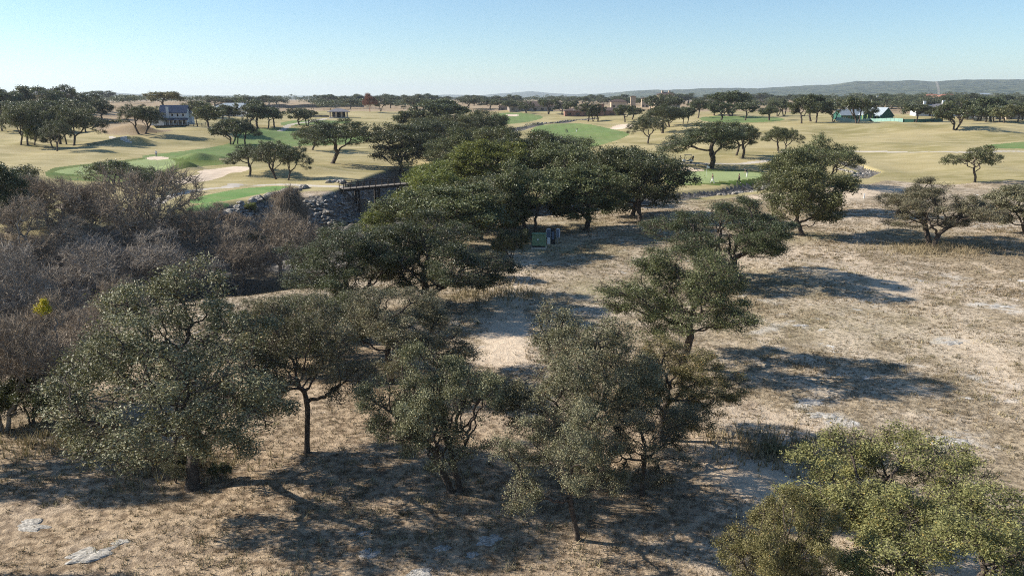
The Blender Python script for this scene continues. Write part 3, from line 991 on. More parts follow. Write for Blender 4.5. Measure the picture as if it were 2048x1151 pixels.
placed = []
def tree(u, v, w, top, sp, leaf, label, name='oak_tree', cat='tree', group=None, rot=None, cu=None, bark=None, hfac=1.0):
    """u, v = foot of the trunk; w = crown width; top = top of the crown (all read off the photograph)"""
    x, y, z = ground(u, v)
    S = SPECIES[sp]
    dep = depth_of(x, y, z)
    tu = cu if cu is not None else u
    ub, vb = project(x, y, z)
    W = w * dep / F
    pts = S['pts']
    r0 = random.Random(int(u * 7 + v * 13)).uniform(0, 6.28)
    rots = [rot] if rot is not None else [r0 + k * 6.283 / 9 for k in range(9)]
    def fit(rt, tilt):
        sx = W / S['w']; sz = sx
        M3 = np.array(Matrix.Rotation(tilt, 3, 'Y') @ Matrix.Rotation(rt, 3, 'Z'))
        for _ in range(4):
            q = (pts * (sx, sx, sz)) @ M3.T + (x, y, z)
            pu, pv = project(q[:, 0], q[:, 1], q[:, 2])
            lo, hi = np.percentile(pu, 2), np.percentile(pu, 98)
            vt = np.percentile(pv, 1)
            sx *= float(np.clip(w / max(1, hi - lo), .6, 1.6))
            sz *= float(np.clip((vb - top) / max(1, vb - vt), .6, 1.6))
            sz = min(max(sz, sx * (.5 if dep < 500 else .38)), sx * 1.7)
        return abs((lo + hi) / 2 - tu), rt, sx, sz, ((lo + hi) / 2 - tu)
    best = min(fit(r, 0.0) for r in rots)
    _, rot, sx, sz, err = best
    tilt = max(-.16, min(.16, -err * dep / F / (sz * S['h'] * .65)))
    _, _, sx, sz, err = fit(rot, tilt)
    o = thing(name, label, cat, (x, y, z), rot, group)
    o.scale = (sx, sx, sz)
    o.rotation_mode = 'XYZ'
    o.rotation_euler = (Matrix.Rotation(tilt, 3, 'Y') @ Matrix.Rotation(rot, 3, 'Z')).to_euler()
    t = bpy.data.objects.new("trunk", S['trunk']); col.objects.link(t); t.parent = o
    c_ = bpy.data.objects.new("crown", S['crown']); col.objects.link(c_); c_.parent = o
    if leaf:
        c_.material_slots[0].link = 'OBJECT'; c_.material_slots[0].material = M[leaf]
    if bark:
        t.material_slots[0].link = 'OBJECT'; t.material_slots[0].material = M[bark]
    placed.append((x, y, W / 2))
    return o

# ------------------------------------------------------------------ the trees of the photograph
G_FG = "oaks standing in the foreground field"
NEAR = [
 # u, v, width, top, species, leaf, label, centre u
 (388, 978, 420, 556, 'n0', 'leaf_near', "tallest dusty green oak at the front left with a thick leaning trunk", 345),
 (614, 905, 225, 600, 'n1', 'leaf_near', "open oak with a bare V forked trunk, right of the big left oak", 615),
 (660, 735, 200, 585, 'n4', 'leaf_mid', "small rounded oak half hidden behind the V forked oak", 645),
 (545, 735, 140, 600, 'n4', 'leaf_near', "olive oak filling the gap between the tallest dusty oak and the V forked oak", 545),
 (470, 700, 120, 600, 'n4', 'leaf_mid', "small dark oak peeping over the right shoulder of the tallest dusty oak", 480),
 (784, 765, 260, 578, 'n2', 'leaf_near', "greyish oak at the shaded end of the sandy trail, above the low spreading oak", 850),
 (915, 980, 265, 700, 'n3', 'leaf_near', "low spreading oak with drooping branches in the middle foreground", 865),
 (1155, 1078, 230, 815, 'n1', 'leaf_near', "small oak with one low side bough, nearest to the bottom edge in the middle", 1110),
 (1190, 940, 290, 634, 'n0', 'leaf_near', "broad oak with a dark thick trunk in the centre of the foreground", 1120),
 (1285, 990, 170, 800, 'n1', 'leaf_near', "slender little oak with a pale trunk in the shade beside the sandy patch", 1300),
 (1325, 880, 225, 680, 'n2', 'leaf_gold', "oak with a crooked trunk leaning out over the sandy patch", 1365),
 (1362, 735, 275, 505, 'n2', 'leaf_mid', "dense oak casting the large round shadow on the pale field", 1358),
 (1432, 562, 270, 402, 'n3', 'leaf_dark', "wide dark oak with low boughs reaching right over the dry field", 1437),
 (1770, 1092, 370, 858, 'n4', 'leaf_gold', "yellowish oak with gaps in its crown in the lower right corner", 1765),
 (1560, 1235, 220, 985, 'n3', 'leaf_gold', "low yellow olive oak cut by the bottom edge, left of the gappy oak", 1560),
 (1905, 1290, 430, 972, 'n2', 'leaf_gold', "dense yellow olive oak filling the bottom right corner", 1930),
]
NEAR += [(-190, 935, 330, 600, 'n2', 'leaf_near', "oak just outside the left edge whose shade falls on the lower left field", -190),
         (-260, 1190, 330, 880, 'n3', 'leaf_near', "oak outside the bottom left corner whose shade touches the corner", -260)]
for u, v, w, top, sp, lf, lab, cu in NEAR:
    tree(u, v, w, top, sp, lf, lab, group=G_FG, cu=cu)

MIDT = [
 # the two big dark trees and their neighbours right of the ravine
 (850, 622, 300, 428, 'n3', 'leaf_dark', "large dark oak at the edge of the ravine left of the dry trail", 870),
 (705, 640, 230, 455, 'n2', 'leaf_dark', "dark oak beside the bare ravine trees, left half of the dark pair", 700),
 (640, 690, 180, 575, 'n4', 'leaf_mid', "light green bushy oak below the dark pair of oaks", 640),
 (895, 505, 220, 372, 'm1', 'leaf_mid', "dense oak above the dark pair, right of the wooden bridge", 880),
 (862, 478, 150, 346, 'm0', 'leaf_lime', "yellow green oak hiding the right end of the wooden bridge", 872),
 (800, 505, 130, 402, 'm2', 'leaf_lime', "lower yellow green oak below the wooden bridge", 798),
 (960, 480, 170, 355, 'm3', 'leaf_mid', "oak between the yellow green oak and the green utility box", 950),
 (1022, 456, 140, 345, 'm2', 'leaf_dark', "dark oak with a forked trunk directly left of the green utility box", 1010),
 (1066, 470, 150, 330, 'm4', 'leaf_mid', "oak with a leaning second stem directly behind the green utility box", 1050),
 (1170, 460, 150, 336, 'm0', 'leaf_mid', "oak with a single straight trunk right of the green utility box", 1168),
 (1265, 432, 150, 298, 'm1', 'leaf_dark', "left oak of the touching pair at the end of the tree belt", 1240),
 (1281, 442, 170, 300, 'm3', 'leaf_dark', "right oak of the touching pair at the end of the tree belt", 1290),
 (1120, 418, 140, 290, 'm2', 'leaf_mid', "oak in the tree belt behind the straight trunked oak", 1120),
 (1195, 400, 130, 288, 'm4', 'leaf_mid', "oak in the back row of the tree belt nearest to the golf green", 1190),
 (990, 405, 150, 285, 'm0', 'leaf_lime', "paler green oak in the middle of the tree belt", 985),
 (900, 420, 150, 315, 'm3', 'leaf_lime', "lime tinted oak in the tree belt above the bridge end", 895),
 (1070, 372, 140, 262, 'm1', 'leaf_dark', "dark round topped oak rising highest in the tree belt", 1060),
 (985, 352, 120, 255, 'm2', 'leaf_mid', "oak in the far half of the tree belt left of the round topped oak", 985),
 (1120, 345, 110, 275, 'm3', 'leaf_dark', "dark oak at the right rim of the far tree belt below the fairway", 1115),
 (925, 350, 130, 262, 'm4', 'leaf_mid', "rounded oak in the far tree belt behind the lime tinted oak", 925),
 (800, 345, 150, 250, 'm1', 'leaf_dark', "large dark oak standing alone left of the far tree belt", 795),
 (860, 322, 110, 262, 'm0', 'leaf_dark', "oak joined to the right side of the lone dark oak", 855),
 (890, 295, 120, 235, 'm2', 'leaf_mid', "rounded oak on the creek behind the lone dark oak", 885),
 (975, 292, 90, 222, 'm3', 'leaf_dark', "dark upright oak at the right edge of the creek trees near the far fairway", 975),
 (930, 282, 90, 243, 'm4', 'leaf_mid', "middle oak of the creek trees between the rounded and the upright oak", 932),
 (825, 262, 70, 226, 'f0', 'leaf_dark', "small leaning oak on the straw slope left of the creek trees", 825),
 (858, 262, 80, 210, 'f1', 'leaf_dark', "oak at the far left end of the creek trees", 858),
 (900, 258, 80, 216, 'f2', 'leaf_dark', "oak in the far end of the creek trees above the pale bunker", 892),
 (878, 240, 70, 200, 'f3', 'leaf_dark', "dark oak topping the far end of the creek trees", 875),
 (922, 240, 36, 215, 'f4', 'leaf_dark', "small round oak right of the far creek trees", 922),
 # right side field
 (1605, 470, 165, 335, 'm1', 'leaf_mid', "oak with a dark single trunk on the dry field below the rock lined creek", 1622),
 (1598, 425, 140, 300, 'm3', 'leaf_mid', "oak directly behind the single trunk oak on the dry field", 1590),
 (1655, 372, 125, 276, 'm4', 'leaf_mid', "dense oak at the head of the rock lined creek", 1655),
 (1572, 374, 64, 330, 's0', 'leaf_mid', "low bushy oak beside the right end of the golf green", 1560),
 (1868, 492, 215, 360, 'n3', 'leaf_near', "low wide oak with many stems in tall straw grass on the right", 1880),
 (2050, 468, 150, 372, 'm0', 'leaf_near', "oak cut by the right edge beside the many stemmed oak", 2045),
 (1949, 364, 114, 292, 'o0', 'leaf_mid', "small airy oak with an open crown on the dry slope at the right", 1947),
 (1420, 336, 160, 262, 'g0', 'leaf_dark', "spreading oak with a wide Y fork behind the flagstick", 1400),
 (1484, 316, 80, 250, 'g0', 'leaf_dark', "oak touching the right side of the wide Y forked oak", 1470),
 (1472, 311, 60, 262, 'f2', 'leaf_dark', "slim oak directly behind the wide Y forked oak", 1475),
 (1555, 302, 50, 255, 'g0', 'leaf_mid', "left one of two thin stemmed oaks on the straw slope", 1540),
 (1571, 303, 55, 258, 'g1', 'leaf_mid', "right one of two thin stemmed oaks on the straw slope", 1580),
 (1296, 287, 72, 233, 'g1', 'leaf_dark', "oak with a V fork on the slope right of the far fairway", 1292),
 (1324, 266, 74, 210, 'g0', 'leaf_dark', "dense oak directly above the V forked slope oak", 1325),
 (1337, 254, 50, 216, 'f1', 'leaf_dark', "oak joined to the right of the dense slope oak", 1345),
 # left side
 (665, 327, 128, 240, 'g0', 'leaf_dark', "large dark oak with a thick trunk at the ravine head left of the bridge", 665),
 (625, 300, 70, 255, 'g1', 'leaf_mid', "paler oak joined to the left of the large dark ravine oak", 622),
 (499, 350, 68, 290, 'g0', 'leaf_dark', "leftmost of the three dark oaks standing above the cart path", 483),
 (552, 358, 72, 284, 'g2', 'leaf_dark', "middle one of the three dark oaks standing above the cart path", 543),
 (577, 360, 66, 290, 'g1', 'leaf_dark', "rightmost of the three dark oaks standing above the cart path", 592),
 (463, 289, 60, 240, 'f1', 'leaf_dark', "leaning oak on the fairway edge, left of the bunched pair", 452),
 (475, 288, 50, 237, 'g1', 'leaf_dark', "left oak of a bunched pair on the fairway edge", 478),
 (491, 288, 50, 243, 'g0', 'leaf_dark', "right oak of a bunched pair on the fairway edge", 500),
 (278, 268, 66, 210, 'g0', 'leaf_dark', "round crowned oak with fanning stems on the mound left of the white house", 272),
 (291, 267, 58, 214, 'g2', 'leaf_dark', "oak joined to the right of the fan stemmed oak on the mound", 305),
 (420, 262, 60, 212, 'f4', 'leaf_mid', "greyish oak on the straw slope right of the white house", 417),
 (42, 290, 70, 217, 'g1', 'leaf_mid', "leaning oak at the far left end of the left grove", 32),
 (55, 290, 90, 208, 'g1', 'leaf_mid', "tall oak with a thick trunk in the left grove", 55),
 (69, 290, 52, 236, 'm3', 'leaf_lime', "small yellowish oak in front of the left grove", 80),
 (106, 297, 50, 245, 'm0', 'leaf_dark', "thin leaning oak at the front of the left grove", 96),
 (115, 302, 60, 242, 'g2', 'leaf_dark', "bluish green oak nearest to the viewer in the left grove", 112),
 (120, 288, 60, 222, 'f2', 'leaf_mid', "slim oak inside the left grove behind the bluish one", 122),
 (133, 289, 70, 215, 'g1', 'leaf_mid', "oak with a slanting trunk in the middle of the left grove", 130),
 (148, 291, 100, 212, 'g1', 'leaf_mid', "wide oak at the right end of the left grove", 160),
 (235, 368, 120, 322, 's0', 'leaf_mid', "dark green bushy tree in front of the pale putting green", 228),
 (295, 382, 80, 340, 's1', 'leaf_dark', "low dark bush between the bushy tree and the sand bunker", 300),
 (25, 450, 140, 336, 'm3', 'leaf_dark', "dark green oak at the left edge above the bare trees", 45),
 (-40, 480, 150, 325, 'm0', 'leaf_dark', "dark oak cut by the left edge above the bare trees", -20),
]
for u, v, w, top, sp, lf, lab, cu in MIDT:
    tree(u, v, w, top, sp, lf, lab, group="oaks along the creek and the golf course", cu=cu)

FART = [
 # far oaks with a trunk one can see
 (598, 250, 46, 217, 'f1', "left oak of the pair by the cart path below the small pavilion"),
 (614, 252, 36, 220, 'f3', "right oak of the pair by the cart path below the small pavilion"),
 (516, 256, 44, 210, 'f0', "left oak in the clump behind the bunched fairway pair"),
 (536, 257, 40, 214, 'f2', "middle oak in the clump behind the bunched fairway pair"),
 (549, 255, 36, 216, 'f4', "right oak in the clump behind the bunched fairway pair"),
 (500, 252, 60, 207, 'f3', "wide oak farther back above the bunched fairway pair"),
 (700, 218, 30, 198, 'f2', "small oak above the pavilion roof by the long fence"),
 (761, 223, 26, 196, 'f1', "oak right of the russet leafless tree"),
 (782, 217, 20, 200, 'f0', "tiny oak two places right of the russet leafless tree"),
 (827, 219, 40, 196, 'f4', "oak alone on the straw plain left of the far creek trees"),
 (807, 218, 10, 212, 'f2', "very small shrubby tree on the straw plain"),
 (938, 217, 32, 198, 'f3', "oak left of two larger oaks on the far straw plain"),
 (948, 212, 24, 195, 'f1', "oak just behind the far straw plain trio"),
 (980, 218, 42, 199, 'f0', "left of two larger oaks on the far straw plain"),
 (997, 221, 34, 200, 'f2', "right of two larger oaks on the far straw plain"),
 (1023, 223, 36, 202, 'f4', "first oak of the row below the brown roofed houses, counted from the left"),
 (1052, 226, 32, 203, 'f1', "second oak of the row below the brown roofed houses, counted from the left"),
 (1096, 228, 36, 198, 'f3', "third oak of the row below the brown roofed houses, counted from the left"),
 (1124, 229, 34, 204, 'f0', "fourth oak of the row below the brown roofed houses, counted from the left"),
 (1142, 230, 28, 204, 'f2', "fifth oak of the row below the brown roofed houses, counted from the left"),
 (1176, 243, 46, 206, 'f4', "largest oak of the cluster beside the low stone wall"),
 (1186, 243, 24, 214, 'f1', "slim oak inside the cluster beside the low stone wall"),
 (1195, 243, 30, 214, 'f3', "rightmost oak of the cluster beside the low stone wall"),
 (1250, 244, 42, 211, 'f0', "left oak of the pair above the far white bunker"),
 (1264, 239, 42, 214, 'f2', "right oak of the pair above the far white bunker"),
 (1300, 220, 26, 194, 'f4', "thin oak left of the two chimney clubhouse"),
 (1325, 226, 54, 190, 'f1', "big dark oak in front of the two chimney clubhouse"),
 (1350, 226, 34, 196, 'f3', "oak right of the big dark oak by the clubhouse"),
 (1366, 248, 30, 216, 'f0', "first small oak on the slope right of the slope oaks"),
 (1375, 247, 30, 214, 'f2', "second small oak on the slope right of the slope oaks"),
 (1396, 236, 36, 200, 'f4', "oak at the left end of the dark ridge group"),
 (1428, 231, 40, 200, 'f1', "oak in the left half of the dark ridge group"),
 (1462, 232, 74, 184, 'f3', "tallest broad oak of the dark ridge group"),
 (1442, 240, 50, 206, 'f0', "front oak of the dark ridge group, left one"),
 (1490, 241, 48, 206, 'f2', "front oak of the dark ridge group, right one"),
 (1538, 241, 36, 214, 'f4', "small oak alone right of the dark ridge group"),
 (1555, 232, 40, 199, 'f1', "thin stemmed oak behind the small lone ridge oak"),
 (1568, 232, 34, 203, 'f3', "second thin stemmed oak behind the small lone ridge oak"),
 (1603, 247, 50, 198, 'f0', "left oak of the big clump on the ridge crest"),
 (1622, 243, 56, 190, 'f2', "tall middle oak of the big clump on the ridge crest"),
 (1632, 245, 40, 204, 'f4', "front oak of the big clump on the ridge crest"),
 (1666, 244, 44, 200, 'f1', "right oak of the big clump on the ridge crest"),
 (1714, 247, 54, 196, 'f3', "oak with a Y trunk in front of the pale green site fence"),
 (1740, 243, 34, 204, 'f0', "oak at the left gable of the green walled house"),
 (1832, 245, 52, 208, 'f2', "oak in front of the right wing of the green walled house"),
 (1862, 240, 36, 214, 'f4', "small oak behind the right wing of the green walled house"),
 (1909, 260, 76, 202, 'f1', "oak on the open ridge casting a long dark shadow down the slope"),
 (1921, 247, 40, 212, 'f3', "oak just behind the ridge oak with the long shadow"),
 (205, 205, 48, 182, 'f0', "oak at the right end of the left hilltop wood"),
 (330, 218, 72, 184, 'f2', "golden tinged oak behind the roof of the white house"),
 (395, 252, 34, 220, 'f4', "small grey oak at the right corner of the white house"),
]
for u, v, w, top, sp, lab in FART:
    tree(u, v, w, top, sp, 'leaf_dark' if u != 330 else 'leaf_gold', lab, group="oaks dotted over the far golf course")

# woods that read as clumps of single trees: left hilltop, right village, horizon line
rng = random.Random(5)
ORD = "first second third fourth fifth sixth seventh eighth ninth tenth eleventh twelfth thirteenth fourteenth fifteenth sixteenth seventeenth eighteenth nineteenth twentieth".split()
for tens in ("twenty", "thirty", "forty"):
    ORD += [tens + "-" + q for q in ORD[:9]] + [{"twenty": "thirtieth", "thirty": "fortieth", "forty": "fiftieth"}[tens]]
def clump(n, u0, u1, v0, v1, w0, w1, hfac, sps, label, leafs=('leaf_dark',), topf=None):
    for i in range(n):
        u = u0 + (u1 - u0) * (i + rng.random()) / n
        v = rng.uniform(v0, v1)
        w = rng.uniform(w0, w1)
        top = (topf(u) + rng.uniform(0, 6)) if topf else v - w * hfac * rng.uniform(.8, 1.15)
        tree(u, v, w, top, rng.choice(sps), rng.choice(leafs), (ORD[i] + " from left of the " + label) if n <= 30 else label, group=label)
FS = ['r0', 'r1', 'r2', 'r0', 'f2']
clump(11, -30, 190, 218, 226, 44, 70, .5, FS, "dark oaks in the left hilltop wood, back row", topf=lambda u: 178 if u < 40 else (170 if u < 150 else 184))
clump(11, -30, 205, 234, 244, 40, 64, .5, FS, "dark oaks in the left hilltop wood, front row", topf=lambda u: 200 if u < 60 else 198)
clump(7, 0, 180, 258, 268, 50, 70, .6, FS, "shaded oaks behind the left grove", ('leaf_dark', 'leaf_mid'), topf=lambda u: 222)
clump(7, 378, 500, 226, 240, 34, 52, .6, FS, "oaks around the low roofs right of the white house", ('leaf_dark', 'leaf_mid'))
clump(16, 1920, 2070, 236, 246, 34, 56, .75, FS, "bushy trees at the far right end of the ridge", ('leaf_dark', 'leaf_mid'))
clump(14, 1890, 2070, 214, 228, 30, 48, .6, FS, "village oaks behind the far right ridge end")
clump(14, 1640, 1900, 214, 222, 26, 44, .55, FS, "oaks in the village behind the green walled house")
clump(26, 1500, 2060, 204, 210, 22, 36, .5, FS, "small oaks in the village near the red roofs")
clump(14, 1230, 1480, 206, 212, 20, 34, .6, FS, "oaks around the two chimney clubhouse")
clump(9, 1130, 1250, 208, 212, 16, 26, .6, FS, "small oaks around the long brown building")
clump(8, 425, 560, 209, 212, 26, 42, .5, FS, "dark horizon oaks behind the left half of the long fence", topf=lambda u: 193)
clump(22, 632, 900, 208, 211, 22, 38, .5, FS, "dark horizon oaks between the long fence and the creek trees", topf=lambda u: 188)
clump(10, 915, 1040, 207, 210, 22, 34, .5, FS, "dark horizon oaks above the far straw plain", topf=lambda u: 189)
clump(8, 1095, 1215, 203, 206, 20, 32, .5, FS, "dark horizon oaks behind the long brown building", topf=lambda u: 189)
# distant woodland: one mass
def woodland(name, label, bands, seed):
    rg = np.random.default_rng(seed)
    S = [SPECIES['h%d' % k]['crown'] for k in range(3)]
    geo = []
    for me in S:
        v = np.empty(len(me.vertices) * 3, np.float32); me.vertices.foreach_get("co", v)
        t = np.empty(len(me.polygons), np.float32); me.attributes["tint"].data.foreach_get("value", t)
        v = v.reshape(-1, 4, 3); k = rg.permutation(len(v))[:420]
        geo.append((v[k], t[k]))
    VV_, TT = [], []
    for (n, u0, u1, d0, d1, s0, s1) in bands:
        us = rg.uniform(u0, u1, n); ds = d0 * (d1 / d0) ** rg.uniform(0, 1, n)
        an = np.arctan((us - 1024) / F)
        x = np.sin(an) * ds; y = np.cos(an) * ds
        z = H(x, y)
        for i in range(n):
            if vnoise(np.array([us[i] / 26.0]), np.array([ds[i] / 260.0]), 3)[0] < .40: continue
            v, t = geo[rg.integers(3)]
            s = rg.uniform(s0, s1); a = rg.uniform(0, 6.28)
            w = v.copy()
            xx = w[..., 0] * math.cos(a) - w[..., 1] * math.sin(a); yy = w[..., 0] * math.sin(a) + w[..., 1] * math.cos(a)
            w[..., 0] = xx * s * 1.25 + x[i]; w[..., 1] = yy * s * 1.25 + y[i]; w[..., 2] = w[..., 2] * s + z[i] - .3
            VV_.append(w.reshape(-1, 3)); TT.append(t)
    V = np.concatenate(VV_); Tn = np.concatenate(TT)
    me = mesh_np(name, V, np.arange(len(V)).reshape(-1, 4), False, Tn)
    o = link(name, me, None, M['leaf_dark'])
    return tag(o, label, "woodland", kind="stuff")
woodland("distant_woodland", "distant dark woodland in broken lines below the horizon",
         [(260, -80, 2130, 850, 1300, .9, 1.3), (800, -100, 2150, 1300, 3000, 1.0, 1.5), (420, 1480, 2130, 620, 1500, .8, 1.15), (60, 200, 480, 700, 1100, .8, 1.1), (70, 640, 900, 620, 800, .85, 1.15)], 4)
woodland("ridge_woodland", "dark tree cover in the flat land before the blue hills",
         [(520, 1200, 2200, 2200, 3600, 1.2, 1.8), (300, -200, 1250, 2400, 3600, 1.0, 1.5)], 9)

# leafless trees
G_B = "leafless grey trees in the ravine"
BARE = [
 (285, 560, 230, 350, 'b0', "large leafless grey tree with a dark forked trunk below the pale putting green", 270),
 (180, 500, 170, 375, 'b1', "leafless tree with fanning branches before the white sand patch", 180),
 (60, 560, 200, 400, 'b2', "leafless grey tree at the left edge below the dark oaks", 60),
 (400, 560, 200, 420, 'b1', "leafless dark tree left of the rocky slope", 395),
 (330, 610, 210, 470, 'b2', "leafless tree with pale twigs above the big left oak", 320),
 (190, 640, 220, 480, 'b0', "leafless tree with pale crossing stems in the middle of the thicket", 190),
 (40, 680, 230, 500, 'b1', "leafless grey tree above the yellow clump", 40),
 (480, 590, 150, 470, 'b2', "leafless dark bush tree on the shaded ravine floor", 470),
 (575, 575, 150, 430, 'b0', "brownish leafless tree right of the dark ravine pit", 575),
 (582, 500, 50, 380, 'b3', "slender weeping leafless tree before the rocky slope", 580),
 (120, 800, 230, 600, 'b2', "leafless grey tree carrying a yellow clump, lower left", 110),
 (10, 860, 220, 640, 'b0', "leafless grey tree at the lower left edge", 10),
 (250, 700, 160, 560, 'b1', "leafless tree right behind the tallest dusty oak", 230),
 (440, 500, 110, 410, 'b2', "low leafless bush under the boulder row", 440),
 (110, 470, 150, 360, 'b0', "leafless reddish grey tree under the dark oak at the left edge", 105),
]
for u, v, w, top, sp, lab, cu in BARE:
    tree(u, v, w, top, sp, 'bark_mid' if u not in (40, 190, 330) else 'bark_pale', lab, 'bare_tree', 'leafless tree', G_B, cu=cu)
for u, v, w, top, sp, lf, lab in [
    (70, 850, 120, 750, 's0', 'leaf_dark', "dark evergreen bush under the leafless trees at the lower left"),
    (-30, 860, 120, 740, 's1', 'leaf_dark', "evergreen bush cut by the left edge"),
    (1020, 522, 70, 455, 's1', 'leaf_dark', "feathery dark green bush left of the green utility box"),
    (985, 560, 80, 505, 's0', 'leaf_near', "low olive bush at the left side of the dry trail"),
    (500, 425, 24, 405, 's1', 'leaf_lime', "small bright green shrub under the boulder row"),
    (518, 500, 60, 462, 's0', 'leaf_dark', "evergreen bush at the rim of the dark ravine pit"),
    (440, 960, 45, 925, 's1', 'leaf_dark', "low dark bush at the foot of the tallest dusty oak"),
    (355, 965, 60, 900, 's0', 'leaf_near', "pale leaved sapling against the trunk of the tallest dusty oak"),
    (1555, 905, 60, 885, 's1', 'leaf_gold', "low straw coloured shrub beside the sandy patch")]:
    tree(u, v, w, top, sp, lf, lab, 'bush', 'bush', "bushes among the trees")
tree(740, 224, 26, 188, 'b4', 'bark_rust', "russet leafless tree on the far straw plain", 'bare_tree', 'leafless tree', None, bark='bark_rust')
# yellow clump of mistletoe in the leafless tree
x, y, z = ground(120, 800)
d = ray(88, 616); tq = (math.hypot(x, y) - .5) / math.hypot(d[0], d[1])
rg = np.random.default_rng(3)
cl = []
for (ox, oz, r, n) in [(0, 0, .55, 900), (.1, .75, .28, 350), (-.7, -.1, .35, 120), (.45, -.1, .3, 260)]:
    c = rg.normal(size=(n, 3)) * r * .55 + (ox, 0, oz)
    cl.append(c * .48)
c = np.concatenate(cl); n = len(c)
a = rg.normal(size=(n, 3)); a /= np.linalg.norm(a, axis=1)[:, None]; b = np.cross(a, rg.normal(size=(n, 3))); b /= np.linalg.norm(b, axis=1)[:, None]
V = np.stack([c - a * .05, c + b * .025, c + a * .05, c - b * .025], 1).reshape(-1, 3) + (d[0] * tq, d[1] * tq, CAMZ + d[2] * tq)
tag(link("mistletoe", mesh_np("mistletoe", V, np.arange(4 * n).reshape(-1, 4), False, rg.uniform(0, 1, n)), None, M['leaf_yellow']),
    "bright yellow leafy clump high in the leafless tree at the left", "mistletoe")

# brush filling the ravine
def scatter_brush():
    rg = np.random.default_rng(17)
    n = 0; pts = []
    while len(pts) < 340 and n < 12000:
        n += 1
        u = rg.uniform(-150, 640); v = rg.uniform(440, 860)
        if v > 470 + (640 - u) * .72 + 90 and u > 130: continue
        if u > 430 and v < 490: continue
        if v < 470 and u < 160: continue
        x, y, z = ground(u, v)
        if u > 130 and Z0cut(x, y) < 1.0: continue
        if u <= 130 and v > 820: continue
        pts.append((x, y, z))
    Vs, Fs, n0 = [], [], 0
    S = SPECIES['b2']['crown']
    v = np.empty(len(S.vertices) * 3, np.float32); S.vertices.foreach_get("co", v); v = v.reshape(-1, 9, 3)
    for (x, y, z) in pts:
        k = rg.choice(len(v), 420, replace=False)
        w = v[k].copy() * np.array([.42, .42, .36]); a = rg.uniform(0, 6.28)
        xx = w[..., 0] * math.cos(a) - w[..., 1] * math.sin(a); yy = w[..., 0] * math.sin(a) + w[..., 1] * math.cos(a)
        w[..., 0] = xx + x; w[..., 1] = yy + y; w[..., 2] += z - .5
        Vs.append(w.reshape(-1, 3))
    V = np.concatenate(Vs); m = len(V) // 9
    f = np.array([[lv + k, lv + (k + 1) % 3, lv + 3 + (k + 1) % 3, lv + 3 + k] for lv in (0, 3) for k in range(3)])
    Fc = (f[None] + (np.arange(m) * 9)[:, None, None]).reshape(-1, 4)
    tag(link("brush", mesh_np("brush", V, Fc), None, M['bark_mid']), "tangled grey leafless brush filling the ravine", "brush", kind="stuff")
def Z0cut(x, y): return float(creek_cut(np.array([x]), np.array([y]))[0])
scatter_brush()

